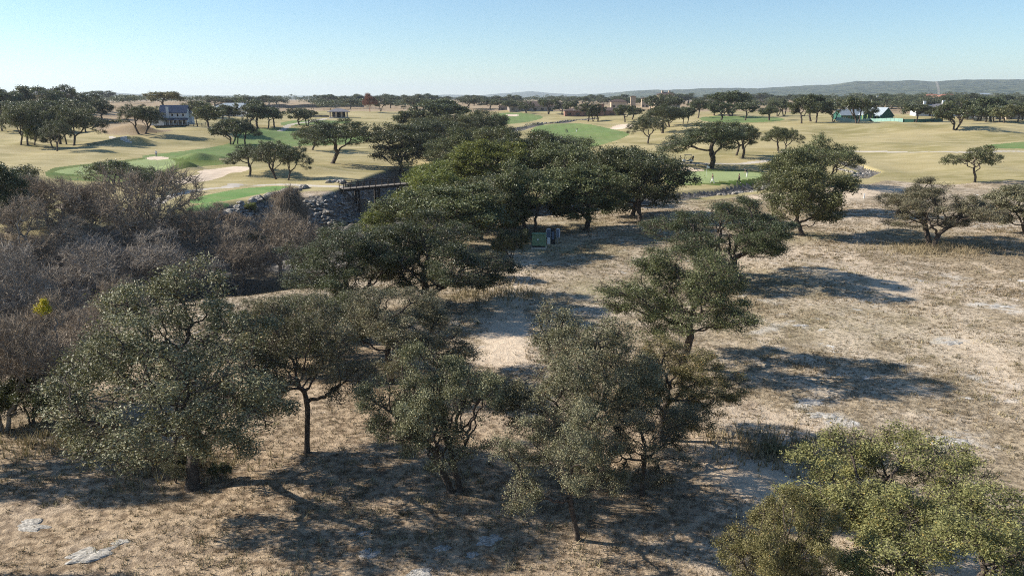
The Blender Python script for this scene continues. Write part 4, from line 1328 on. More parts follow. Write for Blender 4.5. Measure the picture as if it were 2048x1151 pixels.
# dry grass on the foreground field
def scatter_grass():
    rg = np.random.default_rng(23)
    n = 92000
    a = rg.uniform(-.76, .76, n); d = 19 + 115 * rg.uniform(0, 1, n) ** .95
    x = np.sin(a) * d; y = np.cos(a) * d
    dens = fbm(x / 3.0, y / 3.0, 91, 3) + fbm(x / 11, y / 11, 95, 2) * .8
    bb = np.zeros(n)
    for lnx in ([(1330, 885), (1400, 905), (1480, 945), (1560, 985), (1680, 1040)], [(1000, 715), (1015, 650), (1000, 560), (1060, 500)]):
        bb = np.maximum(bb, 1 - sstep(1.0, 2.2, dist_poly(x, y, gpt(lnx))))
    keep = (dens > -.16 + rg.uniform(-.2, .2, n)) & (creek_cut(x, y) < .6) & (rg.uniform(0, 1, n) > bb)
    pu, pv = project(x, y, np.zeros_like(x))
    keep &= (d < np.interp(np.degrees(a), la, ld) - 2)
    x, y, dens = x[keep], y[keep], dens[keep]
    z = H(x, y); m = len(x)
    tall = sstep(.05, .3, fbm(x / 6, y / 6, 99, 2))
    B = 9
    far = np.clip(np.hypot(x, y) / 60, .7, 1.6)[:, None]
    az = rg.uniform(0, 2 * math.pi, (m, B)); h = rg.uniform(.05, .15, (m, B)) * (.7 + .6 * rg.uniform(0, 1, (m, 1))) * (1 + .9 * tall[:, None])
    w = rg.uniform(.012, .026, (m, B)) * far; ln = rg.uniform(.3, 1.2, (m, B)) * h
    sp_ = rg.uniform(.04, .12, (m, 1)) * far
    bx = x[:, None] + rg.normal(size=(m, B)) * sp_; by = y[:, None] + rg.normal(size=(m, B)) * sp_ * .7
    bz = np.repeat(z[:, None], B, 1) - .02
    ca, sa = np.cos(az), np.sin(az)
    p0 = np.stack([bx - sa * w, by + ca * w, bz], -1); p1 = np.stack([bx + sa * w, by - ca * w, bz], -1)
    p2 = np.stack([bx + ca * ln + sa * w * .3, by + sa * ln - ca * w * .3, bz + h], -1)
    V = np.stack([p0, p1, p2], 2).reshape(-1, 3)
    tint = np.clip(rg.uniform(0, .7, (m, 1)) ** 1.3 + rg.uniform(0, .3, (m, B)), 0, 1).ravel()
    tag(link("dry_grass", mesh_np("dry_grass", V, np.arange(len(V)).reshape(-1, 3), False, tint), None, M['grass_blade']),
        "short dead straw coloured grass in tufts over the foreground field", "dry grass", kind="stuff")
    # darker matted clumps
    n = 5200
    a = rg.uniform(-.7, .7, n); d = 24 + 105 * rg.uniform(0, 1, n) ** .9
    x = np.sin(a) * d; y = np.cos(a) * d
    k_ = (fbm(x / 9, y / 9, 131, 3) + fbm(x / 2.5, y / 2.5, 133, 2) * .6 > .06) & (creek_cut(x, y) < .3) & (d < np.interp(np.degrees(a), la, ld) - 2)
    x, y = x[k_], y[k_]; m = len(x); B = 26
    rad = rg.uniform(.10, .32, (m, 1))
    bx = x[:, None] + rg.normal(size=(m, B)) * rad; by = y[:, None] + rg.normal(size=(m, B)) * rad
    bz = np.repeat(H(x, y)[:, None], B, 1) - .03
    az = rg.uniform(0, 6.28, (m, B)); h = rg.uniform(.08, .26, (m, B)); ln = h * rg.uniform(.3, 1.0, (m, B)); w = .022
    ca, sa = np.cos(az), np.sin(az)
    V = np.stack([np.stack([bx - sa * w, by + ca * w, bz], -1), np.stack([bx + sa * w, by - ca * w, bz], -1), np.stack([bx + ca * ln, by + sa * ln, bz + h], -1)], 2).reshape(-1, 3)
    tint = (rg.uniform(0, .55, (m, 1)) + rg.uniform(0, .25, (m, B))).ravel()
    tag(link("grass_clumps", mesh_np("grass_clumps", V, np.arange(len(V)).reshape(-1, 3), False, tint), None, M['grass_blade']),
        "matted darker clumps of dead grass dotted over the dry field", "grass clumps", kind="stuff")
    # taller straw round a few tree feet
    spots = [(1868, 500, 3.6, 900), (330, 930, 1.6, 420), (150, 880, 1.8, 500), (1560, 900, 2.0, 420), (930, 560, 2.6, 600), (1230, 800, 1.2, 260), (990, 590, 2.0, 400)]
    P3, T3 = [], []
    for (u, v, r, k) in spots:
        q = ground(u, v)
        xx = q[0] + rg.normal(size=k) * r; yy = q[1] + rg.normal(size=k) * r * .6
        zz = H(xx, yy)
        for B_ in range(5):
            a_ = rg.uniform(0, 6.28, k); h_ = rg.uniform(.25, .65, k); w_ = .02
            l_ = h_ * rg.uniform(.2, .8, k)
            c_, s_ = np.cos(a_), np.sin(a_)
            P3.append(np.stack([np.stack([xx - s_ * w_, yy + c_ * w_, zz - .03], -1), np.stack([xx + s_ * w_, yy - c_ * w_, zz - .03], -1), np.stack([xx + c_ * l_, yy + s_ * l_, zz + h_], -1)], 1))
            T3.append(rg.uniform(.3, 1, k))
    V = np.concatenate(P3).reshape(-1, 3)
    tag(link("tall_grass", mesh_np("tall_grass", V, np.arange(len(V)).reshape(-1, 3), False, np.concatenate(T3)), None, M['grass_blade']),
        "tall dry straw grass standing in patches round the tree feet", "tall grass", kind="stuff")
scatter_grass()

# ------------------------------------------------------------------ rocks
def rock_mesh(seed, flat=.6):
    bm = bmesh.new()
    bmesh.ops.create_icosphere(bm, subdivisions=3, radius=1)
    r = random.Random(seed)
    planes = [(Vector((r.gauss(0, 1), r.gauss(0, 1), r.gauss(0, .8))).normalized(), r.uniform(.55, .85)) for _ in range(11)]
    for v in bm.verts:
        for n, dd in planes:
            k = v.co.dot(n) - dd
            if k > 0: v.co -= n * k
        v.co.z *= flat
        v.co *= 1 + r.uniform(-.02, .02)
    me = bpy.data.meshes.new("rock"); bm.to_mesh(me); bm.free()
    me.materials.append(M['stone'])
    return me
ROCKS = [rock_mesh(s) for s in range(5)]
def slab_mesh(seed):
    r = np.random.default_rng(seed)
    n, m = 40, 9
    ph = r.uniform(0, 6.28, 5); am = r.uniform(.05, .16, 5)
    V = [(0, 0, .06)]; Fq = []
    for j in range(1, m + 1):
        for i in range(n):
            a = 2 * math.pi * i / n
            rr = j / m * (1 + sum(am[k] * math.sin((k + 2) * a + ph[k]) for k in range(5)))
            x, y = rr * math.cos(a), rr * math.sin(a)
            hgt = .075 * (1 - (j / m) ** 3) + float(fbm(np.array([x * 4 + seed]), np.array([y * 4]), seed, 3)[0]) * .13 - (.05 if j == m else 0)
            V.append((x, y, hgt))
    for i in range(n): Fq.append((0, 1 + i, 1 + (i + 1) % n))
    for j in range(m - 1):
        for i in range(n):
            p, q = 1 + j * n + i, 1 + j * n + (i + 1) % n
            Fq.append((p, p + n, q + n, q))
    me = bpy.data.meshes.new("slab"); me.from_pydata(V, [], Fq); me.update()
    me.materials.append(M['slab']); return me
M['slab'] = plain("weathered_limestone", (.40, .37, .325), .95, .1, .4, 5, bump=.8)
SLABS = [slab_mesh(s_) for s_ in range(4)]
def rock(x, y, z, s, me, label, group=None, rz=None, sx=1.3, name='boulder', cat='boulder'):
    o = bpy.data.objects.new(name, me); col.objects.link(o)
    o.location = (x, y, z); o.scale = (s * sx, s, s)
    o.rotation_euler = (0, 0, rng.uniform(0, 6.28) if rz is None else rz)
    tag(o, label, cat, group)
    return o
def rock_row(pts, n, s0, s1, label, group):
    w = [ground(u, v) for u, v in pts]
    seg = [math.dist(a[:2], b[:2]) for a, b in zip(w[:-1], w[1:])]
    tot = sum(seg)
    for i in range(n):
        t = tot * (i + rng.uniform(.2, .8)) / n
        k = 0
        while t > seg[k] and k < len(seg) - 1: t -= seg[k]; k += 1
        f = t / seg[k]
        x = w[k][0] + (w[k + 1][0] - w[k][0]) * f + rng.uniform(-.35, .35); y = w[k][1] + (w[k + 1][1] - w[k][1]) * f + rng.uniform(-.45, .45)
        s = rng.uniform(s0, s1)
        rock(x, y, Hs(x, y) + s * .18, s, rng.choice(ROCKS), ORD[i] + ' from left, ' + label, group)
rock_row([(432, 436), (455, 428), (490, 408), (525, 397), (560, 387), (596, 381), (612, 375)], 44, .45, 1.0, "grey boulder in the row along the ravine rim below the tee", "boulders along the ravine rim")
rock_row([(1405, 394), (1440, 391), (1475, 387), (1510, 382), (1540, 377)], 40, .28, .62, "pale stone edging the creek in front of the golf green", "stones edging the creek by the green")
rock_row([(1690, 364), (1712, 352), (1735, 346)], 24, .3, .6, "pale stone lining the dry creek right of the dense oak", "stones lining the dry creek")
rock_row([(1680, 340), (1705, 345), (1738, 350)], 18, .3, .55, "pale stone on the far side of the dry creek", "stones on the far side of the dry creek")
rock_row([(1050, 250), (1090, 246), (1130, 242), (1170, 239), (1200, 236)], 46, .35, .6, "stone of the low creek wall across the far fairway", "stones of the low creek wall")
rock_row([(655, 366), (675, 362), (690, 368), (700, 372)], 16, .4, .8, "dark stone piled at the left end of the bridge", "stones piled at the bridge end")
def rubble():
    rg = np.random.default_rng(8)
    base = []
    for me in ROCKS:
        v = np.empty(len(me.vertices) * 3, np.float32); me.vertices.foreach_get("co", v)
        f = np.empty(len(me.polygons) * 3, np.int32); me.polygons.foreach_get("vertices", f)
        base.append((v.reshape(-1, 3), f.reshape(-1, 3)))
    Vs, Fs, n0 = [], [], 0
    def put(x, y, s):
        nonlocal n0
        v, f = base[rg.integers(len(base))]
        a = rg.uniform(0, 6.28); w = v * s * np.array([1.3, 1, .8])
        xx = w[:, 0] * math.cos(a) - w[:, 1] * math.sin(a) + x; yy = w[:, 0] * math.sin(a) + w[:, 1] * math.cos(a) + y
        Vs.append(np.stack([xx, yy, w[:, 2] + Hs(x, y) + s * .05], 1)); Fs.append(f + n0); n0 += len(v)
    k = 0
    while k < 900:
        u, v = rg.uniform(450, 800), rg.uniform(378, 450)
        x, y, z = ground(u, v)
        if Z0cut(x, y) > .8:
            put(x, y, rg.uniform(.12, .5) ** 1.2 * 1.3)
        k += 1
    for _ in range(260):
        u, v = rg.uniform(960, 1260), rg.uniform(412, 470)
        x, y, z = ground(u, v)
        if Z0cut(x, y) > .5: put(x, y, rg.uniform(.15, .5))
    for _ in range(160):
        t = rg.uniform(0, 1); x, y, z = ground(1690 + 50 * t + rg.uniform(-8, 8), 363 - 18 * t + rg.uniform(-4, 4))
        put(x, y, rg.uniform(.1, .3))
    me = mesh_np("rubble", np.concatenate(Vs), np.concatenate(Fs), False)
    tag(link("rubble", me, None, M['stone']), "loose grey rubble on the ravine slopes and in the creek bed", "rubble", kind="stuff")
rubble()
for (u, v, s, sx, lab) in [
    (180, 1108, .55, 2.0, "long pale limestone slab in the bottom left foreground"),
    (245, 1082, .25, 1.8, "small white stone right of the long limestone slab"),
    (980, 1078, .45, 1.5, "pale limestone slab below the low spreading oak"),
    (738, 1106, .35, 1.4, "round patch of pale rock near the bottom edge left of centre"),
    (885, 1095, .28, 1.3, "small pale rock between the two foreground slabs"),
    (945, 1108, .24, 1.4, "flat pale rock just left of the foreground slab"),
    (840, 1145, .4, 1.4, "pale rock touching the bottom edge"),
    (730, 1065, .22, 1.6, "little pale rock at the edge of the tree shadow"),
    (1625, 805, .5, 1.8, "pale slab in the middle of the dry field above the sandy patch"),
    (1645, 830, .6, 1.5, "flat light rock just below the pale slab in the dry field"),
    (1600, 650, .4, 1.8, "white rock left of the centre of the dry field"),
    (2000, 612, .6, 1.8, "white rock patch near the right edge of the dry field"),
    (1905, 685, .6, 1.5, "flat pale rock right of the large round shadow"),
    (1900, 880, .7, 1.6, "pale rock patch behind the gappy yellow oak"),
    (60, 1050, .5, 1.9, "pale slab at the bottom left corner")]:
    x, y, z = ground(u, v)
    rock(x, y, Hs(x, y) + .005, s * .8, rng.choice(SLABS), lab, None, rz=rng.uniform(-.5, .5), sx=sx, name='limestone_slab', cat='rock')

# ------------------------------------------------------------------ buildings
M['white_wall'] = plain("white_boards", (.52, .53, .54), .7, .3, .06, 1)
M['navy_roof'] = plain("dark_blue_metal_roof", (.028, .045, .085), .45, .5, .15, 1, .3)
M['grey_roof'] = plain("grey_shingle_roof", (.20, .19, .20), .8, .2, .18, 2)
M['pale_roof'] = plain("pale_metal_roof", (.36, .40, .42), .45, .5, .08, 1, .3)
M['brown_roof'] = plain("brown_tile_roof", (.10, .072, .062), .85, .2, .2, 2)
M['red_roof'] = plain("red_tile_roof", (.30, .135, .09), .85, .2, .15, 2)
M['tan_wall'] = plain("tan_stucco", (.46, .36, .26), .9, .1, .1, 1)
M['brick_wall'] = plain("brown_brick", (.23, .13, .10), .9, .1, .2, 3)
M['stone_wall_'] = plain("grey_stone_wall", (.26, .22, .19), .9, .1, .2, 2)
M['green_board'] = plain("green_sheathing", (.03, .10, .075), .8, .2, .1, 1)
M['pale_green'] = plain("pale_green_screen", (.20, .32, .27), .8, .2, .1, 1)
M['green_wrap'] = plain("yellow_green_trim", (.36, .46, .17), .8, .2, .1, 1)
M['glass'] = plain("window_glass", (.02, .026, .034), .12, .6, .1, 1)
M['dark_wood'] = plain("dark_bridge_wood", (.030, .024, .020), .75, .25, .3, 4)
M['grey_wood'] = plain("weathered_boards", (.22, .19, .16), .85, .15, .2, 3)
M['black'] = plain("black_plastic", (.02, .02, .022), .5, .4, .1, 3)
M['rubber'] = plain("tyre_rubber", (.015, .015, .015), .9, .1, .1, 3)
M['white'] = plain("white_paint", (.78, .78, .77), .45, .4, .04, 3)
M['steel'] = plain("grey_steel", (.33, .35, .37), .4, .5, .1, 3, .6)
M['olive_green'] = plain("green_cabinet_paint", (.20, .30, .17), .55, .35, .1, 2)
M['slate'] = plain("blue_grey_panel", (.13, .17, .23), .5, .4, .1, 2)
M['skin'] = plain("skin", (.42, .25, .17), .6, .3, .06, 9)
M['navy'] = plain("navy_cloth", (.012, .016, .032), .9, .1, .1, 6)
M['char'] = plain("charcoal_cloth", (.02, .02, .022), .9, .1, .1, 6)
M['white_cloth'] = plain("white_cloth", (.72, .71, .69), .9, .1, .05, 6)
M['grey_cloth'] = plain("grey_cloth", (.20, .21, .23), .9, .1, .1, 6)

def window(root, x, y, z, w, h, face='-Y', wallm='white'):
    f = MB(); g = MB()
    if face in ('-Y', '+Y'):
        s = -1 if face == '-Y' else 1
        for dx, dz, bw, bh in ((0, h / 2 + .06, w + .24, .12), (0, -h / 2 - .06, w + .24, .12), (-w / 2 - .06, 0, .12, h), (w / 2 + .06, 0, .12, h)):
            f.box((x + dx, y + s * .04, z + dz), (bw, .08, bh))
        g.box((x, y + s * .015, z), (w, .03, h))
    else:
        s = -1 if face == '-X' else 1
        for dy, dz, bw, bh in ((0, h / 2 + .06, w + .24, .12), (0, -h / 2 - .06, w + .24, .12), (-w / 2 - .06, 0, .12, h), (w / 2 + .06, 0, .12, h)):
            f.box((x + s * .04, y + dy, z + dz), (.08, bw, bh))
        g.box((x + s * .015, y, z), (.03, w, h))
    o = f.build("window", M[wallm], root)
    g.build("pane", M['glass'], o)

# white two storey house with dark blue roofs
def white_house():
    x, y, z = ground(343, 250)
    t = thing("house", "white two storey house with dark blue metal roofs, tall chimney and front porch", "house", (x, y, z - .1), R(10)); t.scale = (.76, .76, .76)
    MB().gable_wall(1, 4, 0, 11, 7.5, 5.6, 2.9).build("wall", M['white_wall'], t)
    MB().gable(1, 4, 5.6, 11, 7.5, 2.9).build("roof", M['navy_roof'], t)
    MB().gable_wall(-5.2, 1.6, 0, 5.5, 9, 2.8, 3.6, 'Y').build("wing_wall", M['white_wall'], t)
    MB().gable(-5.2, 1.6, 2.8, 5.5, 9, 3.6, along='Y').build("wing_roof", M['navy_roof'], t)
    MB().gable_wall(4.6, 8.6, 0, 6, 5, 4.8, 2.6, 'Y').build("rear_wall", M['white_wall'], t)
    MB().gable(4.6, 8.6, 4.8, 6, 5, 2.6, along='Y').build("rear_roof", M['grey_roof'], t)
    p = MB(); p.poly([(-2.3, .2, 3.2), (7.4, .2, 3.2), (7.4, -2.8, 2.4), (-2.3, -2.8, 2.4), (-2.3, .2, 3.0), (7.4, .2, 3.0), (7.4, -2.8, 2.2), (-2.3, -2.8, 2.2)],
                     [(0, 1, 2, 3), (7, 6, 5, 4), (0, 3, 7, 4), (1, 5, 6, 2), (3, 2, 6, 7), (0, 4, 5, 1)])
    p.build("porch_roof", M['navy_roof'], t)
    for k in range(6):
        MB().box((-2.0 + k * 1.82, -2.5, 1.12), (.22, .22, 2.24)).build("porch_post", M['white_wall'], t)
    MB().box((2.5, -1.3, .12), (9.8, 2.8, .24)).build("porch_floor", M['grey_wood'], t)
    MB().box((-1.2, .0, 3.9), (1.1, .7, 7.8)).box((-1.2, 0, 7.9), (1.3, .9, .2)).build("chimney", M['white_wall'], t)
    for k in (0, 1, 2): window(t, .6 + k * 2.3, .25, 4.4, .8, 1.2)
    for k in (0, 1, 2, 3): window(t, -.4 + k * 1.9, .25, 1.5, 1.0, 1.6)
    window(t, -5.2, -2.9, 1.5, 1.4, 1.3)
white_house()

def small_house(u, dist, w_m, h_m, wall, roof, label, kind='hip', wins=3, chim=0, depth=None, rz=0.0, name='house', cat='house', rh=None, v=None, zoff=0, chm='tan_wall'):
    if v is not None:
        x, y, z = ground(u, v)
    else:
        d = ray(u, 200); n = math.hypot(d[0], d[1]); x, y = d[0] / n * dist, d[1] / n * dist; z = Hs(x, y)
    depth = depth or w_m * .55
    rh = rh or depth * .28
    t = thing(name, label, cat, (x, y, z - .2 + zoff), rz)
    if kind == 'hip':
        MB().box((0, 0, h_m / 2 - 1), (w_m, depth, h_m + 2)).build("wall", M[wall], t)
        r = MB().hip(0, 0, h_m + .01, w_m, depth, rh).build("roof", M[roof], t)
    else:
        MB().gable_wall(0, 0, 0, w_m, depth, h_m, rh).build("wall", M[wall], t)
        r = MB().gable(0, 0, h_m, w_m, depth, rh).build("roof", M[roof], t)
    for k in range(chim):
        cx = (k - (chim - 1) / 2) * w_m * .42
        MB().box((cx, 0, h_m + rh * .5 + .9), (w_m * .07 + .4, .9, rh + 1.8)).build("chimney", M[chm], r)
    for k in range(wins):
        window(t, (k + .5) / wins * w_m - w_m / 2, -depth / 2, min(1.7, h_m * .55), min(2.2, w_m / wins * .5), min(1.5, h_m * .4), wallm=wall)
    MB().box((w_m * .5 / max(wins, 1) + .0, -depth / 2 - .03, 1.0), (1.0, .06, 2.2)).build("door", M['dark_wood'], t)
    return t
small_house(108, 0, 16, 5.0, 'tan_wall', 'grey_roof', "grey roofed house nearly hidden in the wood on the left hilltop", v=222, rz=.3, wins=3, zoff=2)
small_house(468, 420, 22, 3, 'white_wall', 'pale_roof', "low house with a pale roof behind the oaks right of the white house", wins=4, rz=-.2)
small_house(498, 520, 16, 3, 'tan_wall', 'grey_roof', "small grey roofed house in the trees beside the long fence", wins=3)
small_house(1060, 560, 30, 3.6, 'stone_wall_', 'brown_roof', "long low house with brown hipped roof behind the row of five oaks", wins=6, rz=.1, rh=3.2)
small_house(1022, 600, 18, 3.4, 'stone_wall_', 'brown_roof', "brown roofed wing house left of the long low house", wins=3)
t = small_house(1188, 470, 34, 3.4, 'brick_wall', 'brown_roof', "long brown flat looking building with a brick tower left of the clubhouse", wins=7, depth=13, rh=1.9, cat='building', name='building')
MB().box((3.4, -7.0, 3.6), (3.4, 1.0, 7.2)).build("brick_tower", M['brick_wall'], t)
small_house(1110, 640, 16, 3.5, 'tan_wall', 'brown_roof', "tan walled house in the trees between the two brown roofs", wins=3)
small_house(1237, 640, 12, 5, 'tan_wall', 'brown_roof', "pale tan house just right of the long brown building", wins=3, rh=2)
small_house(1266, 650, 4, 9.2, 'tan_wall', 'brown_roof', "pale narrow tower left of the clubhouse", wins=1, rh=.6, cat='tower', name='tower')
small_house(1290, 680, 6, 7.5, 'tan_wall', 'brown_roof', "small pale block next to the clubhouse", wins=2, rh=.8, cat='building', name='building')
def clubhouse():
    d = ray(1330, 200); n = math.hypot(d[0], d[1]); D = 640; x, y = d[0] / n * D, d[1] / n * D; z = Hs(x, y)
    t = thing("clubhouse", "tan clubhouse with wide brown roofs and two pale chimneys above the oaks", "building", (x, y, z - .2), .1)
    MB().box((0, 0, 2.5), (20, 14, 8)).build("wall", M['tan_wall'], t)
    MB().hip(0, 0, 6.5, 20, 14, 1.7, 1.4).build("lower_roof", M['brown_roof'], t)
    MB().box((0, 0, 9.0), (11, 8, 3.2)).build("upper_wall", M['tan_wall'], t)
    r = MB().hip(0, 0, 10.6, 11, 8, 1.8, 1.2).build("roof", M['brown_roof'], t)
    for sx in (-2.6, 3.0): MB().box((sx, -1.0, 11.9), (1.3, 1.3, 3.2)).build("chimney", M['tan_wall'], r)
    for k in range(4): window(t, -4 + k * 2.6, -4, 9.2, 1.6, 1.3, wallm='tan_wall')
    for k in range(6): window(t, -8 + k * 3.2, -7, 4.2, 2, 2, wallm='tan_wall')
clubhouse()
def green_house():
    x, y, z = ground(1772, 243)
    t = thing("unfinished_house", "unfinished house with green sheathed walls and pale metal roofs on the ridge", "house", (x, y + 22, z), R(8)); t.scale = (.78, .78, .78)
    MB().gable_wall(-3, 4, -1, 24, 9, 4.0, 3.0).build("wall", M['green_board'], t)
    MB().gable(-3, 4, 3.0, 24, 9, 3.0).build("roof", M['pale_roof'], t)
    MB().gable_wall(-.5, -2.5, -1, 7, 6, 4.2, 2.2, 'Y').build("porch_wall", M['green_board'], t)
    MB().gable(-.5, -2.5, 3.2, 7, 6, 2.2, along='Y').build("porch_roof", M['pale_roof'], t)
    MB().gable_wall(9, -1, -1, 8, 15, 3.8, 4.4, 'Y').build("wing_wall", M['green_board'], t)
    MB().gable(9, -1, 2.8, 8, 15, 4.4, along='Y').build("wing_roof", M['pale_roof'], t)
    MB().gable_wall(2, 12, -1, 15, 9, 5.0, 3.2).build("rear_wall", M['grey_wood'], t)
    r = MB().gable(2, 12, 4.0, 15, 9, 3.2).build("rear_roof", M['grey_roof'], t)
    for sx in (-4, 6.5): MB().box((sx, 11, 7.2), (1.5, 1.2, 2.8)).build("chimney", M['white'], r)
    for k in range(4): MB().box((-5.2 + k * 3.0, -6.6, 1.2), (.35, .35, 4.0)).build("porch_post", M['green_wrap'], t)
    for k in range(4): window(t, -13 + k * 3, -.5, 1.4, 1.4, 1.4, wallm='green_wrap')
green_house()
small_house(1850, 470, 11, 4.0, 'white_wall', 'grey_roof', "white walled house with a tall white chimney behind the green walled house", kind='gable', chim=1, wins=3, chm='white')
small_house(1888, 520, 18, 3.6, 'white_wall', 'grey_roof', "grey roofed house with a white chimney in the village trees", chim=1, wins=3, chm='white', rh=3.5)
small_house(1955, 480, 20, 4.2, 'white_wall', 'grey_roof', "house with a white gable end in the trees right of the ridge oak", kind='gable', wins=3, rz=1.2)
small_house(1995, 560, 10, 3.4, 'tan_wall', 'pale_roof', "small tan house among the trees near the right edge", wins=2)
small_house(2040, 460, 16, 4.5, 'tan_wall', 'grey_roof', "grey roofed house at the right edge of the village", wins=3)
small_house(1862, 1150, 22, 5.0, 'tan_wall', 'red_roof', "left of two big houses with red tile roofs", wins=5, rh=3.4)
small_house(1893, 1050, 24, 5.0, 'tan_wall', 'red_roof', "right of two big houses with red tile roofs", wins=5, rh=3.6)
small_house(1688, 900, 34, 3.4, 'stone_wall_', 'brown_roof', "long low brown roofed house in the village left of the red roofs", wins=5, rh=2.2)
small_house(1745, 950, 24, 4.0, 'stone_wall_', 'brown_roof', "brown roofed house with a small pale cupola in the village", wins=4, rh=2.2, chim=2, chm='white')
small_house(1780, 1000, 14, 5, 'white_wall', 'pale_roof', "white house with a pale roof in the village middle", wins=3)
small_house(1700, 780, 12, 3.6, 'white_wall', 'grey_roof', "small pale fronted house in front of the long brown roofed house", wins=3)
small_house(1825, 760, 12, 3.2, 'tan_wall', 'pale_roof', "tan house in the scrub below the red roofs", wins=3)
small_house(1955, 1900, 60, 9, 'white', 'pale_roof', "long white building at the foot of the blue hills", wins=6, rh=3, cat='building', name='building')
small_house(1985, 2300, 40, 9, 'white', 'pale_roof', "white building at the foot of the blue hills, right of the long one", wins=4, rh=3, cat='building', name='building')
small_house(2005, 1850, 34, 7, 'white_wall', 'pale_roof', "pale building farthest right at the foot of the blue hills", wins=4, rh=3, cat='building', name='building')
small_house(1520, 820, 14, 3.4, 'tan_wall', 'brown_roof', "small brown roofed house behind the dark ridge group", wins=3)

def pavilion():
    x, y, z = ground(678, 235)
    s = depth_of(x, y, z) / F
    t = thing("pavilion", "small stone pavilion with a grey hipped roof and open dark bays", "pavilion", (x, y, z), R(12))
    w = 36 * s; dp = w * .7; h = 11 * s
    for sx in (-1, -.33, .33, 1):
        for sy in (-1, 1):
            MB().box((sx * (w / 2 - .4), sy * (dp / 2 - .4), h / 2), (.8, .8, h)).build("stone_post", M['tan_wall'], t)
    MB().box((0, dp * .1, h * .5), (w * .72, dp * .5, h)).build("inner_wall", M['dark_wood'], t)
    MB().box((0, 0, .1), (w + .6, dp + .6, .3)).build("floor", M['path'], t)
    MB().hip(0, 0, h + .01, w, dp, 6.5 * s, 1.1).build("roof", M['grey_roof'], t)
    t2 = thing("stone_wall", "low pale stone wall running left from the small pavilion", "wall", (x - w * .5 - 7, y + 2, z), 0)
    MB().box((0, 0, .5), (12, .6, 1.2)).build("wall_course", M['stone'], t2)
    MB().box((0, 0, 1.14), (12.2, .75, .1)).build("coping", M['stone'], t2)
pavilion()

# ------------------------------------------------------------------ fences
def fence(pts, h, step, label, post_m, rail_m, rails=3, panel=None, group=None, pw=.14):
    W = [ground(u, v) if len(p_) == 2 else None for p_ in pts for (u, v) in [p_]]
    t = thing("fence", label, "fence", W[0], 0, group)
    o = Vector(W[0])
    r = MB(); pn = MB()
    last = None
    for a, b in zip(W[:-1], W[1:]):
        L = math.dist(a[:2], b[:2]); n = max(1, int(L / step))
        for k in range(n + 1):
            f = k / n
            x, y = a[0] + (b[0] - a[0]) * f, a[1] + (b[1] - a[1]) * f
            p = Vector((x, y, Hs(x, y))) - o
            if last is None or (p - last).length > .3:
                MB().box(p + Vector((0, 0, h / 2 - .1)), (pw, pw, h + .3)).build("post", post_m, t)
            if last is not None and (p - last).length > .3:
                for q in range(rails):
                    zz = h * (q + .6) / rails
                    r.bar(last + Vector((0, -.09 - pw / 2, zz)), p + Vector((0, -.09 - pw / 2, zz)), .05, .12)
                if panel:
                    d_ = (p - last)
                    pn.bar(last + Vector((0, .05 + pw / 2, h * .5)), p + Vector((0, .05 + pw / 2, h * .5)), .03, h * .92)
            last = p
    if rails: r.build("rails", rail_m, t)
    else: r.bm.free()
    if panel: pn.build("panel", panel, t)
    else: pn.bm.free()
fence([(430, 217), (600, 216), (728, 214.5)], 2.8, 4.6, "long pale fence with many posts across the far straw plain", M['dark_wood'], M['grey_wood'], 4, M['grey_wood'], pw=.3)
fence([(356, 251), (378, 252), (412, 252)], 1.2, 3, "low black rail fence in front of the white house", M['black'], M['black'], 3)
fence([(1672, 242), (1740, 243.5), (1806, 244.5)], 1.5, 3.2, "pale green site fence left of the unfinished house", M['steel'], M['steel'], 0, M['pale_green'])
fence([(1806, 244.5), (1850, 244), (1885, 243)], 1.3, 3.2, "dark green screen fence right of the unfinished house", M['black'], M['black'], 0, M['green_board'])
for k in range(8):
    u = 203 + k * 5.5
    tree(u, 246 + (k % 2) * .5, 6.5, 239, 's%d' % (k % 2), 'leaf_lime', ORD[k] + " shrub from the left in the short hedge row left of the mound oaks", 'shrub', 'shrub', "row of small shrubs by the dry pasture")

# ------------------------------------------------------------------ bridge
def bridge():
    a = P(683, 377, .15); b = P(866, 361, .7)
    za = .17
    A = Vector((a[0], a[1], za)); B = Vector((b[0], b[1], za + .5))
    L = (B - A).length; ang_ = math.atan2(B.y - A.y, B.x - A.x)
    t = thing("bridge", "dark wooden footbridge with railings on tall posts over the rocky ravine", "bridge", A, ang_)
    sl_ = (B.z - A.z) / L
    W = 2.6
    dk = MB()
    n = int(L / .3)
    for k in range(n): dk.box((k * .3 + .15, 0, k * .3 * sl_), (.27, W, .08))
    dk.build("deck", M['grey_wood'], t)
    for s in (-1, 1): MB().bar((0, s * (W / 2 - .1), -.26), (L, s * (W / 2 - .1), -.26 + L * sl_), .22, .42).build("beam", M['dark_wood'], t)
    for s in (-1, 1):
        r = MB()
        for zz in (.35, .72, 1.12): r.bar((0, s * (W / 2 + .13), zz), (L, s * (W / 2 + .13), zz + L * sl_), .07, .11 if zz > 1 else .08)
        rail = r.build("railing", M['dark_wood'], t)
        m = int(L / 1.15)
        for k in range(m + 1):
            x = L * k / m
            MB().box((x, s * (W / 2 + .04), .42 + x * sl_), (.13, .1, 1.5)).build("post", M['dark_wood'], rail)
    for f in (.16, .37, .62, .84):
        x = L * f
        for s in (-1, 1):
            wx = A.x + math.cos(ang_) * x - math.sin(ang_) * s * 1.0; wy = A.y + math.sin(ang_) * x + math.cos(ang_) * s * 1.0
            zg = Hs(wx, wy) - A.z - .4
            top = x * sl_ - .47
            if top - zg > .5: MB().box((x, s * 1.0, (top + zg) / 2), (.36, .36, top - zg)).build("pier", M['dark_wood'], t)
        MB().box((x, 0, x * sl_ - .62), (.3, W, .28)).build("cross_beam", M['dark_wood'], t)
bridge()

